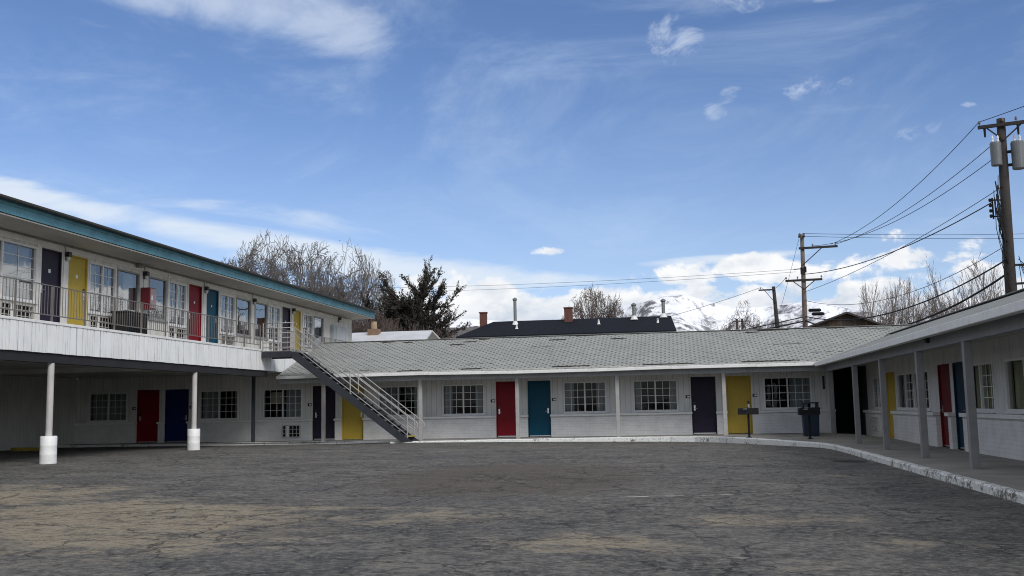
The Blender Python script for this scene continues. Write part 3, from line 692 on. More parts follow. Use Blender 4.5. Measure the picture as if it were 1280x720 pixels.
# keep the courses continuous over the seam
off = math.hypot(41.72-EY, 3.85-EZ)
mb.uv[6] = [(u, v+off) for u, v in mb.uv[6]]
mesh('roof', mb, shingle, BW)
mb = MB(); roof_quad(mb, (11, 48.7, 2.7), (-15.41, 48.7, 2.7), (-15.41, RY, RZ), (9.9, RY, RZ)); mesh('rear_roof', mb, shingle, BW)
mb = MB()
x = -15.41
while x < 10:
    mb.bar((x, RY-.10, RZ-.02), (x+.29, RY-.10, RZ-.016), .24, .02); mb.bar((x, RY+.12, RZ-.02), (x+.29, RY+.12, RZ-.016), .24, .02); x += .3
mesh('ridge_cap', mb, shingle, BW)
# a few curled, slipped tabs along the ridge and eave
mb = MB(); rr = random.Random(4)
for (xx, f, ln) in [(-12.6, .93, .7), (-11.6, .90, .5), (-9.4, .78, .8), (-8.9, .86, .7), (-8.3, .93, .6), (-6.6, .96, 1.3), (-5.2, .84, .9), (-4.1, .95, 1.2), (-2.6, .82, .8), (-10.6, .04, 1.2), (-8.1, .05, 1.0), (-4.6, .05, 1.8), (-1.2, .04, 2.4), (2.4, .05, 2.6), (3.4, .94, 1.6), (2.9, .89, .7), (6.2, .95, .9)]:
    y = EY+(RY-EY)*f; z = EZ+(RZ-EZ)*f
    ln *= .8; mb = MB(); mb.bar((xx, y, z+.018), (xx+ln*.6, y+.015, z+.024), .10, .02); mb.bar((xx+ln*.6, y+.015, z+.024), (xx+ln, y+.05, z+.03), .07, .014); mesh('slipped_shingle', mb, shingle_brown, BW)
mb = MB(); x = -15.41; rr = random.Random(2); zz = 0
while x < 4.95:
    ln = min(3.05, 5.0-x); z2 = rr.uniform(-.018, .018)
    mb.bar((x, 37.89, 2.625+zz), (x+ln-.004, 37.89, 2.63+z2), .10, .115); zz = z2; x += ln
mesh('gutter', mb, white_trim, BW, bevel=.012)
mb = MB(); mb.box(-15.41, EY+.02, 2.60, 5.0, EY+.05, 2.70); mesh('fascia_board', mb, white_trim, BW)
mb = MB(); mb.box(5.50, Y0-.03, 1.75, 5.58, Y0-.004, 2.25); mesh('wall_box', mb, black_pl, BW)

# ------------------------------------------------------------------ RIGHT WING
RW = thing('motel_wing', 'near single storey motel row on the right with a shaded porch of grey posts', 'building', (8, 24, -.1))
XW = 7.1; RD = 2.22
rd = [(35.1, 36.5, door_yellow, 'narrow view of a yellow door on the porch', 1), (28.25, 29.5, shaded_red, 'dark red door on the porch', -1), (26.85, 27.95, shaded_teal, 'dark teal door beside the near porch post', 1)]
rw = [(37.2, 38.9, 'right'), (32.42, 34.75, 'left'), (30.5, 32.38, 'right'), (24.5, 26.6, 'gap'), (21.2, 23.65, 'full'), (15.5, 18.0, 'full')]
ops = [(a, b_, 0.0, RD) for a, b_, *_ in rd]+[(a, b_, 1.0, 2.12) for a, b_, _ in rw]
mb = wall_boxes(MB(), 'y', 6, 40.1, -.2, 2.62, XW, XW+.15, ops); mesh('wall', mb, siding, RW)
edges = [6, 26.85, 27.95, 28.25, 29.5, 35.1, 36.5, 40.1]
mb, lg = MB(), MB()
for a, b_ in zip(edges[::2], edges[1::2]):
    mb.box(XW-.12, a, -.2, XW-.002, b_, .84); lg.box(XW-.20, a-.02, .845, XW-.002, b_+.02, .94)
mesh('brick_wainscot', mb, brick_white, RW); mesh('ledge', lg, white_trim, RW, bevel=.006)
mb = MB(); mb.box(11.0, 6, -.3, 11.15, 46.9, 2.62); mb.box(7.25, 6, -.3, 11, 6.15, 2.62); mb.box(7.1, 40.1, -.2, 7.25, 46.9, 2.62); mb.box(5.92, 44.0, -.1, 7.09, 44.1, 2.7)
for yy in (37.0, 30.0, 28.1, 24.0, 20): mb.box(7.3, yy-.05, -.2, 10.9, yy+.05, 2.6)
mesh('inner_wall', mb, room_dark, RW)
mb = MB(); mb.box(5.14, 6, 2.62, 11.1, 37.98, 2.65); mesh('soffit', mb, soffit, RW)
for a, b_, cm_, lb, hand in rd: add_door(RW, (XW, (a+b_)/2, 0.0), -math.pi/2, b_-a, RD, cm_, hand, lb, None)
for a, b_, c_ in rw: add_window(RW, (XW, (a+b_)/2, 1.0), -math.pi/2, b_-a, 1.12, (3, 4), c_, cm=curtain_tan if b_ < 27 else None, grids=(0, 1) if b_ < 35 else (1, 1))
add_ac(RW, (XW-.12, 38.2, .2), -math.pi/2, .9, .5, False)
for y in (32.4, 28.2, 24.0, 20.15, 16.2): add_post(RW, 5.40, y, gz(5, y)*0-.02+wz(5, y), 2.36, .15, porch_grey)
mb = MB(); mb.box(5.33, 6, 2.36, 5.47, 38.25, 2.615); mesh('beam', mb, mat('porch_beam_siding', (.3, .3, .3), .65, 0, f_siding((.27, .28, .29), .11)), RW)
mb = MB()
roof_quad(mb, (5.03, 37.93, 2.70), (5.03, 5.6, 2.70), (8.4, 5.6, 3.85), (8.4, 41.72, 3.85)); mesh('roof', mb, shingle, RW)
mb = MB(); roof_quad(mb, (11.77, 5.6, 2.70), (11.77, 42, 2.70), (8.4, 41.72, 3.85), (8.4, 5.6, 3.85)); mesh('rear_roof', mb, shingle, RW)
mb = MB(); y = 5.6
while y < 41.5:
    mb.bar((8.30, y, 3.845), (8.30, y+.29, 3.85), .22, .02); mb.bar((8.5, y, 3.845), (8.5, y+.29, 3.85), .22, .02); y += .3
mesh('ridge_cap', mb, shingle, RW)
mb = MB(); y = 5.6; zz = 0
while y < 37.8:
    ln = min(4.2, 37.94-y); z2 = rr.uniform(-.008, .008); mb.bar((5.0, y, 2.615+zz), (5.0, y+ln-.004, 2.615+z2), .10, .15); zz = z2; y += ln
mesh('gutter', mb, white_trim, RW, bevel=.012)
mb = MB(); mb.box(5.06, 5.6, 2.54, 5.10, 37.95, 2.68); mesh('fascia_board', mb, white_trim, RW)
mb = MB(); mb.box(5.24, 22.6, 2.48, 5.33, 22.75, 2.58); mesh('porch_light', mb, black_pl, RW, bevel=.01)

# ------------------------------------------------------------------ LEFT TWO STOREY WING
LW = thing('motel_wing', 'two storey white motel wing on the left with teal roof edge and carport below', 'building', (-19, 34, 0))
XF = -15.45; XU = -16.65; FZ = 3.68; YA, YB = 13.0, 51.0; UD = 2.13
UP = math.pi/2
ud = [(24.56, 25.52, door_purple, 'dark purple door near the left end of the balcony', -1, 1), (25.85, 26.79, door_yellow, 'yellow door near the left end of the balcony', 1, 1),
      (33.0, 33.98, door_red, 'dark red door halfway along the balcony', -1, 0), (34.36, 35.33, door_teal, 'teal door halfway along the balcony', 1, 0),
      (41.56, 42.48, door_purple, 'dark purple door behind the stair landing', -1, 0), (42.86, 43.74, door_yellow, 'yellow door at the top of the stairs', 1, 0)]
uw = [(21.6, 24.40, 4.30, 5.78, (2, 5), 'right', 2), (26.86, 28.28, 4.27, 5.74, (2, 5), 'left', 2), (28.36, 29.66, 4.36, 5.74, None, 'right', 1), (30.24, 31.40, 4.36, 5.74, None, None, 1),
      (31.54, 32.80, 4.27, 5.74, (2, 5), 'sides', 2), (35.47, 36.74, 4.27, 5.74, (2, 5), 'sides', 2), (36.86, 38.22, 4.30, 5.74, None, 'left', 1), (38.62, 39.90, 4.30, 5.74, None, None, 1),
      (39.98, 41.30, 4.27, 5.74, (2, 5), 'full', 2), (43.94, 45.30, 4.27, 5.74, (2, 5), None, 2), (45.42, 46.72, 4.27, 5.74, None, 'full', 1)]
uac = [(22.95, 24.30), (26.90, 28.22), (31.58, 32.78), (35.50, 36.72), (40.0, 41.25)]
ops = [(a, b_, FZ, FZ+UD) for a, b_, *_ in ud]+[(w[0], w[1], w[2], w[3]) for w in uw]+[(a, b_, FZ+.06, FZ+.52) for a, b_ in uac]
mb = wall_boxes(MB(), 'y', YA, YB, FZ, 6.04, XU-.15, XU, ops); mesh('upper_wall', mb, siding_up, LW)
mb = MB(); mb.box(-25.4, YB-.15, FZ, XU-.152, YB, 6.04); mb.box(-25.4, YA, FZ, XU-.152, YA+.15, 6.04); mb.box(-25.4, YA+.15, FZ, -25.25, YB-.15, 6.04)
mesh('end_wall', mb, siding_up, LW)
mb = MB()
for yy in (25.68, 30.0, 34.17, 38.42, 42.67): mb.box(-25.2, yy-.05, FZ, XU-.2, yy+.05, 6.0)
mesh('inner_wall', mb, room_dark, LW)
for a, b_, cm_, lb, hand, tg in ud: add_door(LW, (XU, (a+b_)/2, FZ), UP, b_-a, UD, cm_, hand, lb, None, tg)
for y0, y1, z0, z1, gr, cu, hv in uw:
    add_window(LW, (XU, (y0+y1)/2, z0), UP, y1-y0, z1-z0, gr, cu, None, blind_m, alu if gr else paint('grey_frame', (.30, .30, .29)), hv)
for a, b_ in uac: add_ac(LW, (XU, (a+b_)/2, FZ+.06), UP, b_-a, .46)
for y in (25.68, 29.93, 34.17, 38.42, 42.67): add_lamp(LW, (XU, y, 5.60), UP)
add_lamp(LW, (XU, 48.9, 5.72), UP)
mb = MB()
for y in (24.48, 25.69, 30.0, 34.17, 38.42, 42.67): mb.box(XU+.003, y-.10, FZ, XU+.025, y+.10, 5.98)
for y in (31.47, 39.94): mb.box(XU+.003, y-.03, FZ, XU+.05, y+.03, 5.98)
mb.box(XU+.003, YA, 5.84, XU+.03, 50.98, 6.0)
mb.box(XU-.10, YB+.003, FZ, XU+.02, YB+.03, 6.0)
mesh('trim_board', mb, paint('pale_trim', (.70, .69, .65)), LW)
mb = MB()
for y, z in ((30.0, 5.95), (34.17, 5.95), (38.42, 5.95), (25.7, 5.95)): mb.tube([(XU+.04, y-.12, z+.05), (XU+.05, y-.1, z-.05), (XU+.05, y-.08, z-.2)], .012, 6)
for y in (30.0,): mb.box(XU+.05, y-.45, 5.92, XU+.14, y-.35, 6.0); mb.box(XU+.05, y-.65, 5.90, XU+.16, y-.53, 5.99)
mb.tube([(XU+.04, YA, 6.0), (XU+.04, 50, 6.0)], .012, 6)
mesh('conduit', mb, paint('conduit_grey', (.24, .24, .23)), LW)
# utility cupboard at the far end
mb = MB(); mb.box(XU+.003, 47.75, FZ, XU+.16, 49.75, 5.50); c_ = mesh('utility_cupboard', mb, paint('cupboard_grey', (.40, .42, .44)), LW, bevel=.01)
mb = MB(); mb.box(XU+.162, 48.2, FZ+.05, XU+.18, 49.7, 5.44); mesh('cupboard_door', mb, paint('cupboard_grey_light', (.46, .48, .50)), c_)
# floor slab, fascia of upright boards, ceiling of the carport
mb = MB(); mb.box(-25.4, YA, 2.93, -15.53, 50.98, FZ); mesh('balcony_floor', mb, concrete, LW)
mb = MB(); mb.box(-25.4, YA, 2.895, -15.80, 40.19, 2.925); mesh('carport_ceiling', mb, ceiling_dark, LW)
mb = MB(); y = YA; rr = random.Random(9)
while y < 50.9:
    w_ = rr.choice([.10, .14, .20, .28, .30, .36, .15]); w_ = min(w_, 50.98-y)
    mb.box(-15.525, y+.016, 2.88+rr.uniform(-.006, .004), XF+rr.uniform(-.006, .004), y+w_-.016, 3.60); y += w_
mb2 = MB(); mb2.box(-15.52, YA, 2.885, -15.50, 50.98, 3.60)
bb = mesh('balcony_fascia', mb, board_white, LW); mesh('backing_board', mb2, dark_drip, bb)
mb = MB(); mb.box(-15.56, YA, 3.60, XF+.02, 51.0, 3.67); mesh('fascia_cap', mb, white_trim, LW, bevel=.008)
mb = MB(); mb.box(-15.72, YA, 2.64, -15.50, 37.2, 2.88); mesh('steel_beam', mb, beam_dark, LW)
for y in (31.35, 23.55):
    mb = MB(); mb.box(-25.2, y-.12, 2.74, -15.73, y+.12, 2.894); mesh('cross_beam', mb, ceiling_dark, LW)
# inner wall of the carport
mb = MB(); mb.box(-25.45, YA, -.05, -25.3, 40.19, 2.89); mesh('carport_wall', mb, siding, LW)
for y in (23.55, 31.35, 15.7):
    zb = gz(XF, y)
    mb = MB(); mb.tube([(0, 0, 0), (0, 0, 2.64-zb)], .082, 16); p_ = mesh('carport_column', mb, post_grey, LW, world=False, loc=Vector((XF-.12, y, zb))-LW.location, smooth=False)
    mb = MB(); mb.lathe([(.0, .68), (.185, .685), (.20, .67), (.20, .46), (.2025, .45), (.20, .44), (.20, .24), (.2025, .23), (.20, .22), (.204, .02), (.196, -.04)], 24)
    mesh('barrel_guard', mb, barrel_white, p_, world=False, smooth=True)
# roof
mb = MB()
roof_quad(mb, (-15.18, YA-.3, 6.42), (-15.18, 51.35, 6.42), (-21, 51.35, 7.35), (-21, YA-.3, 7.35), .05)
roof_quad(mb, (-26.3, 51.35, 6.42), (-26.3, YA-.3, 6.42), (-21, YA-.3, 7.35), (-21, 51.35, 7.35), .05); mesh('roof', mb, shingle_brown, LW)
mb = MB(); mb.box(XF-.03, YA-.28, 6.095, XF+.0, 51.3, 6.36); mb.box(-26.2, 51.27, 6.095, XF-.032, 51.3, 6.36)
mesh('roof_fascia', mb, teal_trim, LW)
mb = MB(); mb.box(XF-.02, YA-.29, 6.30, XF+.035, 51.33, 6.385); mesh('fascia_trim', mb, teal_trim, LW)
mb = MB(); mb.box(XF-.05, YA-.3, 6.37, XF+.25, 51.36, 6.425); mesh('drip_edge', mb, dark_drip, LW)
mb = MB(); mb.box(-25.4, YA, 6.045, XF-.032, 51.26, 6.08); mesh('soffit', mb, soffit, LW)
# balcony railing: two runs in front of and beyond the stair opening
def railing(y0, y1, name='balcony_railing'):
    X = XF-.03; zt, zb = 4.58, 3.83
    mb = MB(); mb.box(X-.016, y0, zt-.011, X+.016, y1, zt+.011); mb.box(X-.013, y0, zb-.012, X+.013, y1, zb+.012)
    y = y0+.12
    while y < y1-.05: mb.box(X-.006, y-.006, zb+.012, X+.006, y+.006, zt-.02); y += .125
    o = mesh(name, mb, balcony_rail, LW)
    n_ = max(1, round((y1-y0)/1.45))
    for k in range(n_+1):
        y = y0+(y1-y0)*k/n_; p = MB(); p.box(X-.019, y-.019, FZ-.01, X+.019, y+.019, zt-.021); mesh('railing_post', p, balcony_rail, o)
railing(YA+.2, 36.45); railing(37.75, 50.9)

# ------------------------------------------------------------------ STAIRS
ST = thing('staircase', 'navy steel stairs with pale pipe handrails climbing to the upper balcony', 'stairs', (-11.5, 37, .1))
YN, YFAR = 36.45, 37.50
xb, zb_ = -9.72, .12; xt, zt_ = -14.15, 3.50
for y in (YN, YFAR-.05):
    mb = MB(); sx, sz = xt-xb, zt_-zb_
    i = len(mb.v); pr = [(xb+.13, zb_), (xb-.30, zb_), (xt-.07, zt_-.20), (xt-.10, zt_+.02), (xt+.06, zt_+.05)]
    for dy in (0, .05):
        for x, z in pr: mb.v.append((x, y+dy, z))
    n_ = len(pr); mb.f.append(tuple(range(n_))); mb.f.append(tuple(range(2*n_-1, n_-1, -1)))
    for k in range(n_): mb.f.append((k, (k+1) % n_, n_+(k+1) % n_, n_+k))
    mesh('stringer', mb, navy_steel, ST)
NS = 17
for k in range(1, NS):
    f = k/NS; x = xb+.10+(xt-xb-.1)*f; z = zb_+(zt_+.03-zb_)*f
    mb = MB(); mb.box(x-.15, YN+.052, z-.025, x+.13, YFAR-.052, z+.012)
    t_ = mesh('tread', mb, paint('tread_concrete', (.20, .20, .195), .8), ST, bevel=.004)
    if k == 1: tag(t_, 'lowest tread with a worn yellow edge')
    mb = MB(); mb.box(x+.131, YN+.052, z-.03, x+.142, YFAR-.052, z+.014); mesh('nosing', mb, yellow_paint if k == 1 else navy_steel, t_)
mb = MB(); mb.box(XF+.03, YN+.052, 3.53, xt+.08, YFAR-.052, 3.60); mesh('landing', mb, concrete, ST)
for y in (YN, YFAR-.05):
    mb = MB(); mb.box(XF+.03, y, 3.34, xt-.105, y+.05, 3.57); mesh('landing_beam', mb, navy_steel, ST)
def stair_rail(y):
    mb = MB(); rb = .019
    for h in (.16, .40, .64, .90):
        a = (xb-.06, y, zb_+.02+h+.06); b_ = (xt+.02, y, zt_+.05+h)
        if h > .6:
            e = .56 if h > .8 else .34
            d = Vector(a)-Vector(b_); d.normalize(); tip = Vector(a)+d*.42
            if h > .8: mb.tube([b_, a, tip, tip+Vector((.05, 0, -.08)), tip+Vector((.055, 0, -.20)), tip+Vector((-.02, 0, -.28)), tip+Vector((-.14, 0, -.27)), Vector(a)+Vector((0, 0, -.36))], rb, 7)
            else: mb.tube([b_, a], rb*.85, 7)
        else: mb.tube([b_, a], rb*.85, 7)
    o = mesh('handrail', mb, rail_grey, ST, smooth=True)
    for f in (0.0, .50, 1.0):
        x = xb-.06+(xt-xb+.08)*f; z = zb_+.02+(zt_-zb_)*f
        p = MB(); p.tube([(x, y, z-(.03 if f == 0 else .05)), (x, y, z+.93+.03*f)], .021, 7); mesh('rail_post', p, rail_grey, o)
stair_rail(YN+.03); stair_rail(YFAR-.03)
mb = MB()
xl = XF+.07
for k in range(6): z = 3.72+.185*k; mb.tube([(xl, YN+.03, z), (xt+.02, YN+.03, z)], .016, 7)
o = mesh('landing_railing', mb, rail_grey, ST, smooth=True)
for x in (xl, (xl+xt)/2): p = MB(); p.tube([(x, YN+.03, 3.52), (x, YN+.03, 4.66)], .021, 7); mesh('rail_post', p, rail_grey, o)

# ------------------------------------------------------------------ loose things about the motel
t = thing('storage_box', 'black slatted cabinet standing on the balcony behind the railing', 'cabinet', (-16.2, 28.35, FZ))
mb = MB(); mb.box(-16.45, 27.75, FZ+.02, -15.95, 28.95, FZ+.64); mesh('cabinet_body', mb, black_pl, t, bevel=.01)
mb = MB(); mb.box(-16.48, 27.70, FZ+.641, -15.92, 29.0, FZ+.69); mesh('cabinet_top', mb, grill_black, t, bevel=.01)
mb = MB()
for k in range(12): y = 27.82+k*.098; mb.box(-15.949, y-.02, FZ+.06, -15.935, y+.02, FZ+.60)
mesh('slat', mb, grill_black, t)
t = thing('wall_cabinet', 'red metal cabinet with a pale side hanging on the upper wall', 'cabinet', (XU+.15, 29.95, 4.62))
mb = MB(); mb.box(XU+.03, 29.72, 4.62, XU+.33, 30.12, 5.30); mesh('cabinet_body', mb, red_box, t, bevel=.008)
mb = MB(); mb.box(XU+.331, 29.75, 4.65, XU+.345, 30.09, 5.27); mesh('cabinet_front', mb, paint('pale_pink', (.30, .23, .235)), t)
mb = MB(); mb.box(XU+.346, 29.80, 4.9, XU+.352, 29.86, 5.05); mesh('cabinet_label', mb, white_trim, t)
# park grills and bin
def grill(x, y, z, rz, label):
    t = thing('park_grill', label, 'grill', (x, y, z), None, rz)
    mb = MB(); w, h, d = .66, .22, .40
    mb.box(-w/2, -d/2, .79, w/2, d/2, .805); mb.box(-w/2, -d/2, .806, -w/2+.01, d/2, 1.01); mb.box(w/2-.01, -d/2, .806, w/2, d/2, 1.01); mb.box(-w/2+.011, d/2-.01, .806, w/2-.011, d/2, 1.01); mb.box(-w/2+.011, -d/2, .806, w/2-.011, -d/2+.01, 1.01)
    mesh('firebox', mb, grill_black, t, world=False)
    mb = MB()
    for k in range(14): yy = -d/2+.03+k*.026; mb.tube([(-w/2+.012, yy, .97), (w/2-.012, yy, .97)], .005, 5)
    mb.tube([(-.2, -d/2+.02, .97), (-.2, -d/2-.09, .98), (-.08, -d/2-.09, .98), (-.08, -d/2+.02, .97)], .008, 6); mesh('grate', mb, steel, t, world=False)
    mb = MB(); mb.tube([(0, 0, -.05), (0, 0, .79)], .038, 10); mesh('post', mb, grill_black, t, world=False)
    mb = MB(); mb.lathe([(.10, 0), (.10, .012), (.05, .03), (.04, .05)], 12); mesh('base_flange', mb, grill_black, t, world=False)
grill(2.42, 36.15, wz(2.42, 36.15), .05, 'black park grill on a post in front of the yellow door')
grill(4.30, 35.0, wz(4.3, 35.0), .03, 'black park grill on a post in front of the navy bin')
t = thing('trash_bin', 'navy blue trash bin with a hooded lid at the inner corner of the porch', 'bin', (4.54, 36.6, wz(4.5, 36.6)-.005))
mb = MB(); w = .36
for (za, wa), (zb2, wb) in (((0, .245), (.90, .285)),):
    i = len(mb.v)
    for z, hw in ((za, wa), (zb2, wb)):
        for a, b_ in ((-1, -1), (1, -1), (1, 1), (-1, 1)): mb.v.append((a*hw, b_*hw*.9, z))
    for f in ((0, 3, 2, 1), (4, 5, 6, 7), (0, 1, 5, 4), (1, 2, 6, 5), (2, 3, 7, 6), (3, 0, 4, 7)): mb.f.append(tuple(i+k for k in f))
mesh('bin_body', mb, bin_navy, t, world=False, bevel=.03)
mb = MB(); mb.box(-.31, -.29, .901, .31, .29, .985); mesh('bin_lid', mb, grill_black, t, world=False, bevel=.02)
mb = MB()
mb.box(-.27, -.24, .986, -.20, .24, 1.12); mb.box(.20, -.24, .986, .27, .24, 1.12); mb.box(-.28, -.26, 1.121, .28, .26, 1.17); mb.box(-.04, .16, .986, .04, .24, 1.12)
mesh('bin_hood', mb, bin_navy, t, world=False, bevel=.02)
# wheel stops by the carport wall
for k, (x, y, lb) in enumerate([(-22.55, 33.15, 'yellow concrete wheel stop whole in view at the carport wall'), (-22.9, 30.2, 'yellow concrete wheel stop cut by the left edge of the photo')]):
    mb = MB(); i = 0; L_ = .95
    for sx in (-L_, L_):
        for yy, zz in ((-.09, 0), (.09, 0), (.06, .13), (-.06, .13)): mb.v.append((sx*(.97 if zz else 1), yy, zz))
    mb.f += [(0, 1, 2, 3), (7, 6, 5, 4), (0, 4, 5, 1), (1, 5, 6, 2), (2, 6, 7, 3), (3, 7, 4, 0)]
    o = mesh('wheel_stop', mb, yellow_paint, loc=(x, y, gz(x, y)-.01), rz=R(-12), bevel=.012); tag(o, lb, 'wheel stop', 'yellow wheel stops')
# table lamp in a room window
t = thing('table_lamp', 'table lamp with wide cream shade inside the window left of the stairs', 'lamp', (-16.45, 40.62, .86))
mb = MB(); mb.lathe([(.0, 0), (.10, 0), (.10, .03), (.02, .06), (.018, .75)], 14); mesh('lamp_stem', mb, steel, t, world=False, smooth=True)
mb = MB(); mb.lathe([(.33, .78), (.27, 1.26)], 24); mesh('lamp_shade', mb, lampshade, t, world=False, smooth=True)

# ------------------------------------------------------------------ background buildings
H = thing('house', 'low tan house with long dark roof and brick chimneys behind the motel ridge', 'house', (-6.5, 64, -.3))
mb = MB(); mb.box(-12.4, 60.9, -.3, -.2, 67, 5.55); mesh('wall', mb, tan_wall, H)
mb = MB()
def hip(mb, pts):
    pass
roof_quad(mb, (-13.1, 60.4, 5.62), (.15, 60.4, 5.62), (-.15, 64, 6.78), (-11.4, 64, 6.78), .12)
roof_quad(mb, (.15, 67.6, 5.62), (-13.1, 67.6, 5.62), (-11.4, 64, 6.78), (-.15, 64, 6.78), .12)
roof_quad(mb, (-13.1, 67.6, 5.62), (-13.1, 60.4, 5.62), (-11.4, 63.99, 6.78), (-11.4, 64.01, 6.78), .12)
mesh('roof', mb, shingle_dark, H)
mb = MB(); mb.box(-12.9, 60.42, 5.42, -9.6, 60.46, 5.56); mb.box(-3.3, 60.42, 5.42, .1, 60.46, 5.56); mesh('eave_board', mb, tan_wall, H)
for x, z1, w in ((-11.97, 7.30, .42), (-6.52, 7.42, .50)):
    mb = MB(); mb.box(x-w/2, 63.3, 6.2, x+w/2, 63.3+w, z1); c_ = mesh('chimney', mb, red_brick, H)
    mb = MB(); mb.box(x-w/2-.04, 63.26, z1, x+w/2+.04, 63.34+w, z1+.06); mesh('chimney_cap', mb, red_brick, c_)
for x, y, z0, z1, r in ((-9.87, 63.2, 6.2, 8.15, .10), (-2.41, 63.3, 6.3, 7.55, .11), (-.60, 63.6, 6.4, 7.78, .11)):
    mb = MB(); mb.tube([(x, y, z0), (x, y, z1-.12)], r, 12); p_ = mesh('flue_pipe', mb, galv, H)
    mb = MB(); mb.lathe([(r, -.02), (r*1.5, .02), (r*1.5, .10), (r*.5, .18), (0, .19)], 12, (x, y, z1-.14)); mesh('flue_cap', mb, galv, p_)
    mb = MB(); mb.lathe([(r*2.2, -.1), (r*1.1, .15)], 12, (x, y, z0+.35)); mesh('flashing', mb, white_trim, p_)
for x, z in ((-9.6, 6.25), (-4.55, 6.40), (-.95, 6.35)):
    mb = MB(); mb.lathe([(.12, 0), (.07, .06), (.05, .22), (.09, .25), (0, .3)], 10, (x, 62.4 if x > -9 else 62.0, z-.14)); mesh('roof_vent', mb, white_trim, H)
Bk = thing('shed', 'small building with pale metal roof and tan clay chimney behind the stair roof', 'shed', (-15.8, 55, -.3))
mb = MB(); mb.box(-20, 53.4, -.3, -13.5, 57.5, 4.85); mesh('wall', mb, white_trim, Bk)
mb = MB(); roof_quad(mb, (-20.5, 53.0, 4.86), (-13.25, 53.0, 4.86), (-13.55, 56.2, 5.74), (-20.5, 56.2, 5.74), .1); roof_quad(mb, (-13.25, 59.4, 4.86), (-20.5, 59.4, 4.86), (-20.5, 56.2, 5.74), (-13.55, 56.2, 5.74), .1)
mesh('roof', mb, metal_roof, Bk)
mb = MB(); mb.box(-17.1, 55.3, 5.2, -16.5, 55.9, 5.86); c_ = mesh('chimney', mb, paint('tan_brick', (.20, .13, .085), .9, .3, 5.), Bk)
mb = MB(); mb.lathe([(.17, 0), (.16, .42), (.12, .42), (.11, .1)], 14, (-16.8, 55.6, 5.86)); mesh('chimney_pot', mb, tan_clay, c_)
BN = thing('barn', 'dark plank barn gable rising behind the motel ridge', 'barn', (10.9, 72, -.3))
mb = MB(); i = 0
pr = [(8.0, -.3), (13.6, -.3), (13.6, 5.75), (10.85, 6.80), (8.0, 5.85)]
for y in (67, 80):
    for x, z in pr: mb.v.append((x, y, z))
mb.f += [(0, 1, 2, 3, 4), (9, 8, 7, 6, 5), (0, 5, 6, 1), (1, 6, 7, 2), (2, 7, 8, 3), (3, 8, 9, 4), (4, 9, 5, 0)]; mesh('plank_wall', mb, planks, BN)
mb = MB(); roof_quad(mb, (13.95, 66.6, 5.66), (13.95, 80.4, 5.66), (10.85, 80.4, 6.90), (10.85, 66.6, 6.90), .12); roof_quad(mb, (7.7, 80.4, 5.80), (7.7, 66.6, 5.80), (10.85, 66.6, 6.90), (10.85, 80.4, 6.90), .12); mesh('roof', mb, shingle_brown, BN)

# ------------------------------------------------------------------ utility poles
def pole_arm(o, c_, dx, dy, l0, l1, z, m=wood_dark):
    """crossarm through the pole, from l0 to l1 along (dx,dy)"""
    d = Vector((dx, dy, 0)).normalized(); a = Vector((c_[0], c_[1], z))+d*l0; b_ = Vector((c_[0], c_[1], z))+d*l1
    mb = MB(); mb.bar(a, b_, .10, .125); ar = mesh('crossarm', mb, m, o); return ar, d
def insul(o, p, h=.17):
    mb = MB(); mb.lathe([(.012, -.02), (.012, .05), (.05, .06), (.055, .09), (.03, .11), (.045, .13), (.03, h), (0, h)], 8, p); mesh('insulator', mb, ceramic, o, smooth=True)
def brace(o, p, q_):
    mb = MB(); mb.bar(p, q_, .035, .05); mesh('arm_brace', mb, wood_dark, o)
px, py = 12.37, 39.75
UPo = thing('utility_pole', 'nearest utility pole with grey transformers behind the right wing', 'utility pole', (px, py, -.3))
mb = MB(); mb.tube([(px-.03, py, -.3), (px-.02, py, 6), (px+.08, py, 11.72)], [.24, .20, .15], 14); mesh('pole', mb, wood_dark, UPo, smooth=True)
ar, d = pole_arm(UPo, (px+.08, py-.19), 1, -.32, -.86, 1.4, 11.45)
for l in (-.80, .0, .45, 1.3): insul(UPo, (px+.08+d.x*l, py-.19+d.y*l, 11.52))
brace(UPo, (px+.08+d.x*-.55, py-.2+d.y*-.55, 11.38), (px+.06, py-.2, 10.85)); brace(UPo, (px+.08+d.x*.6, py-.2+d.y*.6, 11.38), (px+.06, py-.2, 10.85))
mb = MB(); mb.tube([(px-.52, py+.0, 11.38), (px-.52, py, 11.05)], [.05, .035], 8); mb.tube([(px+.55, py-.35, 11.38), (px+.55, py-.35, 11.0)], [.05, .035], 8); mesh('cutout', mb, grill_black, UPo)
for dx, dy, hh, zc in ((-.26, -.26, .84, 9.88), (.52, -.22, 1.0, 9.72)):
    cx_, cy_ = px+dx, py+dy
    mb = MB(); mb.lathe([(0, 0), (.19*hh/.9, 0), (.205*hh/.9, .03), (.21*hh/.9, hh), (.19*hh/.9, hh+.05), (0, hh+.07)], 20, (cx_, cy_, zc)); tr_ = mesh('transformer', mb, transf, UPo, smooth=False)
    mb = MB()
    for s_ in (-.09, .1): mb.lathe([(.035, 0), (.05, .05), (.03, .10), (.045, .15), (.02, .26)], 8, (cx_+s_, cy_, zc+hh+.05))
    mesh('bushing', mb, white_trim, tr_)
    mb = MB(); mb.bar((cx_, cy_, zc+hh*.7), (px+.04, py, zc+hh*.7), .08, .10); mb.bar((cx_, cy_, zc+.2), (px+.04, py, zc+.2), .08, .10); mesh('bracket', mb, grill_black, tr_)
rr = random.Random(11)
mb = MB()
for k in range(4): mb.lathe([(.03, 0), (.055, .03), (.055, .10), (.03, .13)], 8, (px-.55, py-.1, 8.55-.2*k))
mb.bar((px-.47, py-.1, 7.9), (px-.47, py-.1, 8.7), .05, .05); mb.bar((px-.5, py-.1, 8.0), (px, py, 8.0), .05, .05); mb.bar((px-.5, py-.1, 8.62), (px, py, 8.62), .05, .05)
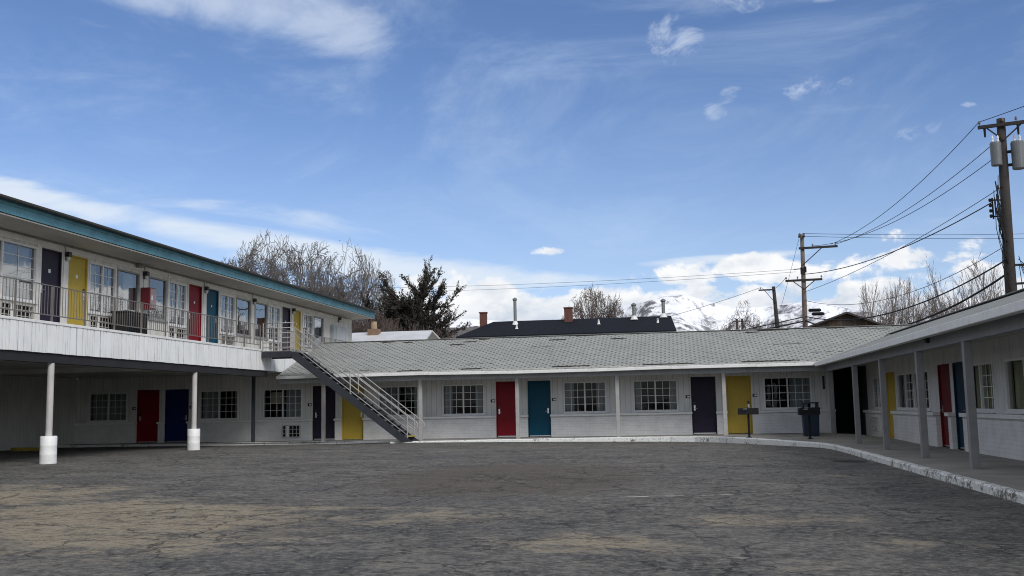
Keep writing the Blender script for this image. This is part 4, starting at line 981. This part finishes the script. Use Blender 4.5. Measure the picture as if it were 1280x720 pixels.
mesh('wire_rack', mb, grill_black, UPo)
mb = MB(); mb.bar((px, py-.1, 6.15), (px+1.1, py-.4, 6.1), .07, .08); mb.bar((px, py-.1, 5.45), (px+1.0, py-.4, 5.45), .07, .08); mesh('standoff_arm', mb, wood_dark, UPo)
for k in range(9):
    x0 = px-.45+rr.random()*.25; z0 = 9.6-rr.random()*1.4; x1 = px-.16+rr.random()*.08; z1 = rr.choice([3.6, 5.2, 6.2, 7.0])
    mb = MB(); pts = []
    for j in range(9): f = j/8; pts.append((x0+(x1-x0)*f-.16*math.sin(f*3.1)*rr.random(), py-.22-.06*math.sin(f*6+k), z0+(z1-z0)*f))
    mb.tube(pts, .014+.012*(k % 3 == 0), 5); mesh('service_cable', mb, wire_m, UPo, smooth=True)
for k in range(6):
    mb = MB(); x0 = px+.15+rr.random()*.2; pts = []
    x1 = px+.35+rr.random()*1.2; z0 = 6.1+rr.random()*.5; z1 = z0+rr.uniform(-2.5, 2.0)
    for j in range(9): f = j/8; pts.append((x0+(x1-x0)*f, py-.25, z0+(z1-z0)*f-.35*math.sin(f*3.14)))
    mb.tube(pts, .014, 5); mesh('service_cable', mb, wire_m, UPo, smooth=True)

px1, py1 = 7.66, 61.53
U1 = thing('utility_pole', 'tall utility pole with two crossarms behind the motel roof', 'utility pole', (px1, py1, -.3))
mb = MB(); mb.tube([(px1-.12, py1, -.3), (px1-.04, py1, 5.6), (px1+.05, py1, 11.15)], [.19, .15, .11], 12); mesh('pole', mb, wood_pole, U1, smooth=True)
_, d = pole_arm(U1, (px1+.03, py1-.15), 1, -.12, -.22, 1.98, 10.30); brace(U1, tuple(Vector((px1, py1-.16, 10.25))+d*1.1), (px1, py1-.15, 9.3))
insul(U1, tuple(Vector((px1, py1-.15, 10.36))+d*.6)); insul(U1, tuple(Vector((px1, py1-.15, 10.36))+d*1.9))
_, d = pole_arm(U1, (px1, py1-.15), 1, -.12, -1.05, 1.05, 8.40)
brace(U1, tuple(Vector((px1, py1-.16, 8.34))+d*-.6), (px1, py1-.15, 7.85)); brace(U1, tuple(Vector((px1, py1-.16, 8.34))+d*.6), (px1, py1-.15, 7.85))
for l in (-1.0, -.35, 1.0): insul(U1, tuple(Vector((px1, py1-.15, 8.46))+d*l))
mb = MB(); mb.bar((px1-.16, py1-.35, 10.95), (px1-.02, py1+.5, 11.25), .10, .10); mb.bar((px1+.12, py1-.35, 10.95), (px1+.22, py1+.5, 11.25), .10, .10); mesh('top_bracket', mb, wood_dark, U1)
mb = MB(); mb.box(px1-.16, py1-.22, 8.75, px1-.05, py1-.12, 9.15); mb.box(px1+.06, py1-.22, 8.85, px1+.18, py1-.12, 9.2); mb.bar((px1-.55, py1-.2, 9.05), (px1, py1-.15, 9.08), .04, .05); mesh('equipment_box', mb, grill_black, U1)
px2, py2 = 9.18, 94.55
U2 = thing('utility_pole', 'dark leaning utility pole with one short arm to its left', 'utility pole', (px2, py2, -.3))
mb = MB(); mb.tube([(px2+.32, py2, -.3), (px2+.1, py2, 7.8), (px2-.08, py2, 11.75)], [.25, .2, .15], 10); mesh('pole', mb, wood_dark, U2, smooth=True)
_, d = pole_arm(U2, (px2-.08, py2-.2), -1, .1, -.1, 1.35, 11.45); brace(U2, tuple(Vector((px2, py2-.22, 11.4))+d*.9), (px2+.02, py2-.2, 10.2)); insul(U2, tuple(Vector((px2, py2-.2, 11.52))+d*1.25))
for x, lb in ((9.6, 'left one of two tiny distant poles by the mountain foot'), (10.44, 'right one of two tiny distant poles by the mountain foot')):
    o = thing('utility_pole', lb, 'utility pole', (x, 159.7, -.3), 'tiny distant poles')
    mb = MB(); mb.tube([(x, 159.7, -.3), (x, 159.7, 14.15)], [.26, .17], 8); mesh('pole', mb, wood_dark, o)
    mb = MB(); mb.bar((x-.55, 159.5, 13.75), (x+.75, 159.5, 13.75), .12, .14); mesh('crossarm', mb, wood_dark, o)

def wire(p, q_, sag, r, label, n=22, group=None):
    p, q_ = Vector(p), Vector(q_); pts = [p.lerp(q_, k/n)-Vector((0, 0, 4*sag*(k/n)*(1-k/n))) for k in range(n+1)]
    mb = MB(); mb.tube(pts, r, 5); o = mesh('power_line', mb, wire_m, smooth=True); return tag(o, label, 'wire', group)
A = Vector((px+.08-.80*.952, py-.19+.80*.305, 11.66))
wire(A, (9.3, 61.3, 10.45), .6, .014, 'top power line from the near crossarm tip down to the tall pole')
wire((19.5, 27, 12.6), A, .2, .014, 'power line leaving the near crossarm towards the top right corner')
wire((px-.05, py-.3, 10.95), (9.5, 61.25, 10.42), .55, .014, 'power line second from the top between near and tall pole')
wire((px-.1, py-.2, 10.35), (8.3, 61.45, 10.42), .75, .014, 'power line third from the top between near and tall pole')
wire((px-.45, py-.1, 8.55), (px1, py1-.1, 8.75), .55, .022, 'thick cable from the wire rack to the middle of the tall pole')
wire((px-.1, py-.2, 9.1), (px1+.02, py1-.1, 7.7), .35, .013, 'thin line crossing the cable between near and tall pole')
wire((px-.1, py-.2, 6.9), (px1, py1-.1, 7.2), 1.0, .013, 'thin lowest bare line between near and tall pole')
wire((px-.16, py-.2, 6.35), (px1+.0, py1-.1, 6.25), .95, .030, 'upper black communications cable sagging from the near pole')
wire((px-.14, py-.2, 5.85), (px1+.0, py1-.12, 6.0), 1.30, .042, 'lower thick black communications cable sagging from the near pole')
wire((px1, py1-.1, 6.25), (-26, 78, 4.5), 1.0, .030, 'black communications cable running left from the tall pole')
wire((px1, py1-.1, 6.0), (-28, 74, 3.9), 1.0, .045, 'thick communications cable running left low over the snowy slope')
wire((px1+.1, py1+.3, 11.25), (42, 78, 13.2), .4, .013, 'upper of two level lines from the tall pole top to the right')
wire((px1+.1, py1-.2, 11.0), (42, 77, 12.6), .4, .013, 'lower of two level lines from the tall pole top to the right')
wire((px1-.5, py1-.2, 9.05), (-46, 78, 12.2), .7, .009, 'faint upper line from the tall pole to the far left')
wire((px1-.4, py1-.2, 8.9), (-46, 78, 11.7), .7, .009, 'faint lower line from the tall pole to the far left')
wire((px1-1.0, py1-.05, 8.6), (px2-1.2, py2-.1, 11.7), .5, .014, 'short line between the tall pole and the leaning pole')
wire((px2-1.2, py2-.1, 11.7), (-22, 128, 9.5), 1.2, .020, 'line from the leaning pole down to the left')
wire((px1-.1, py1, 11.0), (6.4, 62.8, 6.9), .05, .010, 'thin guy wire slanting down from the tall pole top')
for x, y, z, lb in ((7.95, 60.6, 6.32, 'lower black splice case on the cable beside the tall pole'), (7.82, 60.9, 6.56, 'upper black splice case on the cable beside the tall pole')):
    mb = MB(); mb.tube([(x-.05, y, z), (x+.02, y, z), (x+.55, y-.3, z-.03), (x+.62, y-.33, z-.03)], [.04, .10, .10, .04], 10); o = mesh('splice_case', mb, grill_black, smooth=False); tag(o, lb, 'splice case')

# ------------------------------------------------------------------ trees
def tubeseg(mb, pts, rads, n): mb.tube(pts, rads, n, caps=False)
def grow(rnd, p, d, r, L, lev, cfg, out):
    """one limb and its children; out[0] thick wood, out[1] thin twigs"""
    n_ = 5 if lev < 2 else (4 if lev < 4 else 3); pts = [p.copy()]; rads = [r]; dd = d.copy(); taper = cfg['taper']
    for k in range(n_):
        dd = (dd+Vector((rnd.gauss(0, 1), rnd.gauss(0, 1), rnd.gauss(0, 1)))*cfg['wander']*(1+.25*lev)+Vector((0, 0, cfg['up']))).normalized()
        pts.append(pts[-1]+dd*(L/n_)); rads.append(max(cfg['rmin'], r*(1-(1-taper)*(k+1)/n_)))
    tubeseg(out[0] if lev <= 1 else out[1], pts, rads, (8, 6, 5, 4, 3, 3, 3)[min(lev, 6)])
    if lev >= cfg['levels']: return
    nb = cfg['nb'][min(lev, len(cfg['nb'])-1)]
    for k in range(nb):
        f = cfg['start'] + (1-cfg['start'])*(k+rnd.random()*.9)/nb if lev else cfg['start0']+(1-cfg['start0'])*(k+rnd.random()*.6)/nb
        f = min(.98, f); i = int(f*n_); t = f*n_-i; b_ = pts[i].lerp(pts[i+1], t); ax = (pts[i+1]-pts[i]).normalized()
        side = ax.orthogonal().normalized(); side.rotate(Matrix.Rotation(rnd.random()*6.283, 3, ax))
        an = R(rnd.uniform(*cfg['ang'])); nd = (ax*math.cos(an)+side*math.sin(an)).normalized()
        grow(rnd, b_, nd, max(cfg['rmin'], rads[i]*rnd.uniform(.5, .72)), L*rnd.uniform(*cfg['len'])*(1.12-.35*f), lev+1, cfg, out)
    grow(rnd, pts[-1], (dd+Vector((rnd.gauss(0, .15), rnd.gauss(0, .15), .05))).normalized(), rads[-1], L*rnd.uniform(.55, .75), lev+1, cfg, out)
def bare_tree(x, y, h, label, seed, cfg, m, stems=1, name='bare_tree', group=None, spread=.25, r0=None, trunk=.22, lean=(0, 0), w=None, crown=.55):
    rnd = random.Random(seed); t = thing(name, label, 'tree', (x, y, -.35), group); a, b_ = MB(), MB()
    for k in range(stems):
        an = 6.283*k/stems+rnd.random(); off = .25*(stems > 1)
        d = Vector((math.cos(an)*spread*(stems > 1)+rnd.gauss(0, .04)+lean[0], math.sin(an)*spread*(stems > 1)+lean[1], 1)).normalized()
        grow(rnd, Vector((x+math.cos(an)*off, y+math.sin(an)*off, -.4)), d, (r0 or h*.016)*(1 if stems == 1 else .7), h*trunk*rnd.uniform(.85, 1.1), 0, cfg, (a, b_))
    # bring the crown to the height wanted, about its foot
    zt = max(v[2] for v in b_.v); hi_ = [v for v in b_.v if v[2] > zt*.45]; sx = sum(v[0]-x for v in hi_)/len(hi_)/(sum(v[2] for v in hi_)/len(hi_)); sy = sum(v[1]-y for v in hi_)/len(hi_)/(sum(v[2] for v in hi_)/len(hi_))
    for mm in (a, b_): mm.v = [(v[0]-sx*max(0, v[2]), v[1]-sy*max(0, v[2]), v[2]) for v in mm.v]
    pc = lambda L, f: sorted(L)[int(len(L)*f)]
    s_ = (h*1.07+.35)/(pc([v[2] for v in b_.v], .99)+.35); hs = 1.12*(w/2)/pc([abs(v[0]-x) for v in b_.v], .96) if w else s_*.9
    for mm in (a, b_): mm.v = [(x+(v[0]-x)*hs, y+(v[1]-y)*hs, -.35+(v[2]+.35)*s_) for v in mm.v]
    W_ = (w or h*.6)/2; zc = h*crown
    def out(v):
        d = ((v[0]-x)/W_, (v[1]-y)/W_, (v[2]-zc)/(h-zc) if v[2] > zc else (v[2]-zc)/(zc+2))
        r_ = math.sqrt(d[0]**2+d[1]**2+d[2]**2); u = Vector(d)/max(r_, 1e-6)
        return r_ > 1+.30*mnoise.noise(u*2.6+Vector((seed, 0, 0)))+.05*mnoise.noise(Vector(v)*1.3)
    for mm in (a, b_):
        bad = [out(v) for v in mm.v]; mm.f = [f for f in mm.f if not any(bad[i] for i in f)]
    mesh('trunk', a, m, t, smooth=True, fixn=False); mesh('twigs', b_, m, t, smooth=True, fixn=False); return t
SPREAD = dict(levels=6, nb=(4, 3, 3, 3, 2, 2), start=.22, start0=.50, ang=(26, 58), len=(.58, .85), wander=.095, up=.015, taper=.62, rmin=.0145)
VASE = dict(levels=5, nb=(4, 4, 3, 2, 2), start=.15, start0=.25, ang=(13, 32), len=(.48, .72), wander=.04, up=.012, taper=.60, rmin=.012)
bare_tree(-28.2, 70, 14.3, 'broad bare tree rising highest behind the teal roof edge', 3, SPREAD, bark, 4, spread=.75, trunk=.36, w=9.6)
bare_tree(-23.8, 73, 14.1, 'bare tree between the tallest bare tree and the dark conifer', 12, SPREAD, bark, 4, spread=.6, trunk=.36, w=7.2)
bare_tree(-32.4, 74, 13.6, 'bare tree at the left showing only its twigs over the teal roof', 5, SPREAD, bark, 2, spread=.5, trunk=.36, w=6.5)
bare_tree(-6.9, 88, 11.8, 'small bare tree behind the dark roofed house', 21, SPREAD, bark_red, 4, spread=.5, trunk=.36, w=6.0)
bare_tree(20.9, 103, 13.9, 'slender pale bare tree left of the wider one near the right pole', 31, VASE, bark_pale, 8, spread=.26, trunk=.50, r0=.16, w=7.2)
bare_tree(26.3, 96.5, 14.3, 'wide fan shaped pale bare tree nearest the right pole', 45, VASE, bark_pale, 10, spread=.34, trunk=.50, r0=.16, w=8.6)
bare_tree(8.6, 125, 12.6, 'scrubby bare tree left of the leaning pole', 52, SPREAD, bark_red, 3, spread=.45, trunk=.36, w=7.5)
bare_tree(12.4, 121, 10.6, 'low bare tree right of the leaning pole', 55, SPREAD, bark_pale, 2, spread=.4, trunk=.34, w=3.6)
BUSH = dict(levels=5, nb=(4, 4, 3, 3, 2), start=.15, start0=.2, ang=(20, 50), len=(.6, .9), wander=.12, up=.04, taper=.6, rmin=.014)
for k, (x, y, h, lb) in enumerate([(-22.2, 66, 8.6, 'leafless brown thicket under the bare trees beside the wing end'), (-19.8, 65, 7.9, 'leafless brown thicket above the pale metal roof'), (-17.6, 64, 7.2, 'leafless brown thicket at the foot of the dark conifer'), (-15.3, 64.5, 6.6, 'leafless brown thicket right of the pale metal roof'), (-24.4, 68, 9.2, 'leafless brown thicket half hidden by the upper wall')]):
    bare_tree(x, y, h, lb, 60+k, BUSH, bark_red, 6, 'bare_shrub', 'brown thickets behind the stairs', spread=.55, trunk=.34, r0=.08, w=4.2)

def conifer(x, y, h, label, seed, limbs, rmax, lean=0., name='juniper_tree', zlow=.2, extra=(), fan=False):
    rnd = random.Random(seed); t = thing(name, label, 'tree', (x, y, -.35)); a, fo = MB(), MB(); fb = MB()
    a.tube([(x, y, -.35), (x+.1, y, h*.5), (x+lean, y, h*(.80 if fan else .93))], [.30, .2, .05], 8)
    def spray(p, d, s_, tgt):
        for q_ in range(6):
            dd = (d*1.1+Vector((rnd.gauss(0, .45), rnd.gauss(0, .45), rnd.gauss(0, .40)))).normalized(); L_ = s_*rnd.uniform(.6, 1.3)
            sd_ = dd.orthogonal().normalized(); sd_.rotate(Matrix.Rotation(rnd.random()*6.28, 3, dd)); w_ = L_*.20
            b0 = p+Vector((rnd.gauss(0, .05), rnd.gauss(0, .05), rnd.gauss(0, .05)))
            i = len(tgt.v); tgt.v += [tuple(b0-sd_*w_*.4), tuple(b0+sd_*w_*.4), tuple(b0+dd*L_*.6+sd_*w_), tuple(b0+dd*L_), tuple(b0+dd*L_*.6-sd_*w_)]; tgt.f.append((i, i+1, i+2, i+3, i+4))
    spec = []
    for k in range(limbs):
        f = zlow+(1-zlow)*(k+rnd.random())/limbs; an = rnd.random()*6.283
        L_ = rmax*(1.06-f)**.85*rnd.uniform(.45, 1.3)+.30; spec.append((f*.95, an, L_, rnd.uniform(-.05, .55)+.35*f))
    if fan: spec = [(rnd.uniform(.30, .78), rnd.random()*6.283, rmax*rnd.uniform(.45, 1.0), rnd.uniform(-.1, 1.5)) for k in range(limbs)]
    spec += list(extra)
    for f, an, L_, rise in spec:
        b0 = Vector((x+lean*f, y, h*f)); d = Vector((math.cos(an), math.sin(an), rise)).normalized(); pts = [b0]; n_ = 8
        for j in range(n_):
            d = (d+Vector((rnd.gauss(0, .13), rnd.gauss(0, .13), .03+rnd.gauss(0, .10)))).normalized(); pts.append(pts[-1]+d*(L_/n_))
        a.tube(pts, [.06*(1-j/(n_+1))+.012 for j in range(n_+1)], 5)
        for j in range(2, n_+1):
            p0 = pts[j-1].lerp(pts[j], rnd.random()); ax = (pts[j]-pts[j-1]).normalized()
            for m_ in range(2):
                sd_ = Vector((rnd.gauss(0, 1), rnd.gauss(0, 1), rnd.gauss(.45, .45))).normalized(); br = (ax*1.1+sd_*.75).normalized()
                ln = min(1.1, L_*.32)*rnd.uniform(.4, 1.15); ns = max(2, int(ln/.11)); tg = fo if rnd.random() < .75 else fb
                for q_ in range(ns): spray(p0+br*ln*q_/ns+Vector((0, 0, .02*q_)), br, .17*(1.15-.5*q_/ns), tg)
    mesh('trunk', a, bark_red, t, smooth=True, fixn=False); mesh('crown', fo, needles, t, fixn=False); mesh('brown_foliage', fb, needles2, t, fixn=False); return t
conifer(-18.2, 69.7, 11.2, 'dark ragged conifer with one long branch reaching right', 5, 112, 3.7, lean=.4, zlow=.25, fan=True,
        extra=((.60, -.15, 4.6, .42), (.52, 0.1, 3.6, .15), (.66, 3.0, 2.2, .6), (.80, .3, 1.8, .8), (.84, 2.8, 1.6, .9)))
conifer(-21.0, 71.5, 9.4, 'low dark brown conifer among the thickets left of the ragged conifer', 8, 44, 3.2, zlow=.3, fan=True)
conifer(29.5, 97.6, 10.3, 'tiny dark conifer top just left of the near utility pole', 15, 18, 1.5, zlow=.3)

# ------------------------------------------------------------------ mountains
crest = [(-1.3, .05), (-.7963, .0616), (-.6866, .0635), (-.4204, .0725), (-.2839, .0796), (-.2369, .0860), (-.2212, .0880), (-.1975, .0872), (-.1779, .085), (-.1581, .0838), (-.1423, .0840), (-.1107, .0850), (-.0791, .088), (-.0555, .0926), (-.0319, .0989), (-.0084, .1044), (.0095, .1061), (.0209, .1026), (.0337, .0981), (.0487, .0937), (.0675, .0905), (.0899, .0912), (.1085, .0926), (.127, .0948), (.1414, .0918), (.1626, .0862), (.1905, .0796), (.2111, .0755), (.2319, .0804), (.2491, .0867), (.2659, .09), (.2853, .0866), (.3109, .0871), (.3837, .0848), (.4916, .075), (1.0, .05)]
def cr(a):
    for (a0, h0), (a1, h1) in zip(crest, crest[1:]):
        if a0 <= a <= a1: t = (a-a0)/(a1-a0); return h0+(h1-h0)*t
    return .05
def fbm(p, o=6, ridged=True):
    s_, am, t = 0, .5, Vector(p)
    for k in range(o):
        v = mnoise.noise(t); s_ += am*((1-2*abs(v)) if ridged else v); t = t*2.07+Vector((3.1, 1.7, 9.2)); am *= .52
    return s_
NA, NR = 460, 96; mb = MB(); CR = 7600.
for j in range(NR):
    r = 4300+(9200-4300)*j/(NR-1)
    for i in range(NA):
        a = -1.0+1.75*i/(NA-1); x, y = r*math.sin(a), r*math.cos(a)
        ch = cr(a)*CR
        u = (r-4300)/(CR-4300); base = ch*(sstep(u, -.12, 1.0)**.85 if u < 1 else 1-.5*(u-1))
        n_ = fbm((x*.00085+4, y*.00085, 1.7)); n2 = fbm((x*.0032, y*.0032, 5.2), 4)
        am = 1-abs(u-.62)/.62 if u < 1.0 else .25
        z = base+max(0, am)*(n_-.35)*420*min(1, .3+u)+(n2-.3)*60*min(1, u*2)
        mb.v.append((x, y, min(z, ch/CR*r*1.0+(n2-.3)*14)-3))
for j in range(NR-1):
    for i in range(NA-1): a = j*NA+i; mb.f.append((a, a+1, a+NA+1, a+NA))
struct('mountain', mb, mount_m, smooth=True)
mb = MB(); NA, NR = 260, 30
fc = [(-1.0, .06), (-.30, .074), (-.22, .083), (-.17, .080), (-.05, .066), (0.0, .068), (.022, .0705), (.035, .0735), (.046, .0715), (.06, .063), (.10, .050), (.3, .048), (.8, .05)]
for j in range(NR):
    r = 2100+1500*j/(NR-1)
    for i in range(NA):
        a = -1.0+1.8*i/(NA-1); x, y = r*math.sin(a), r*math.cos(a)
        for (a0, h0), (a1, h1) in zip(fc, fc[1:]):
            if a0 <= a <= a1: h = h0+(h1-h0)*(a-a0)/(a1-a0); break
        u = j/(NR-1); z = h*2900*math.sin(min(1, u/.55)*math.pi/2)*(1 if u < .55 else 1-.6*(u-.55))
        mb.v.append((x, y, z*(.9+.10*fbm((x*.004, y*.004, 2), 5))-2))
for j in range(NR-1):
    for i in range(NA-1): a = j*NA+i; mb.f.append((a, a+1, a+NA+1, a+NA))
struct('hill', mb, foot_m, smooth=True)
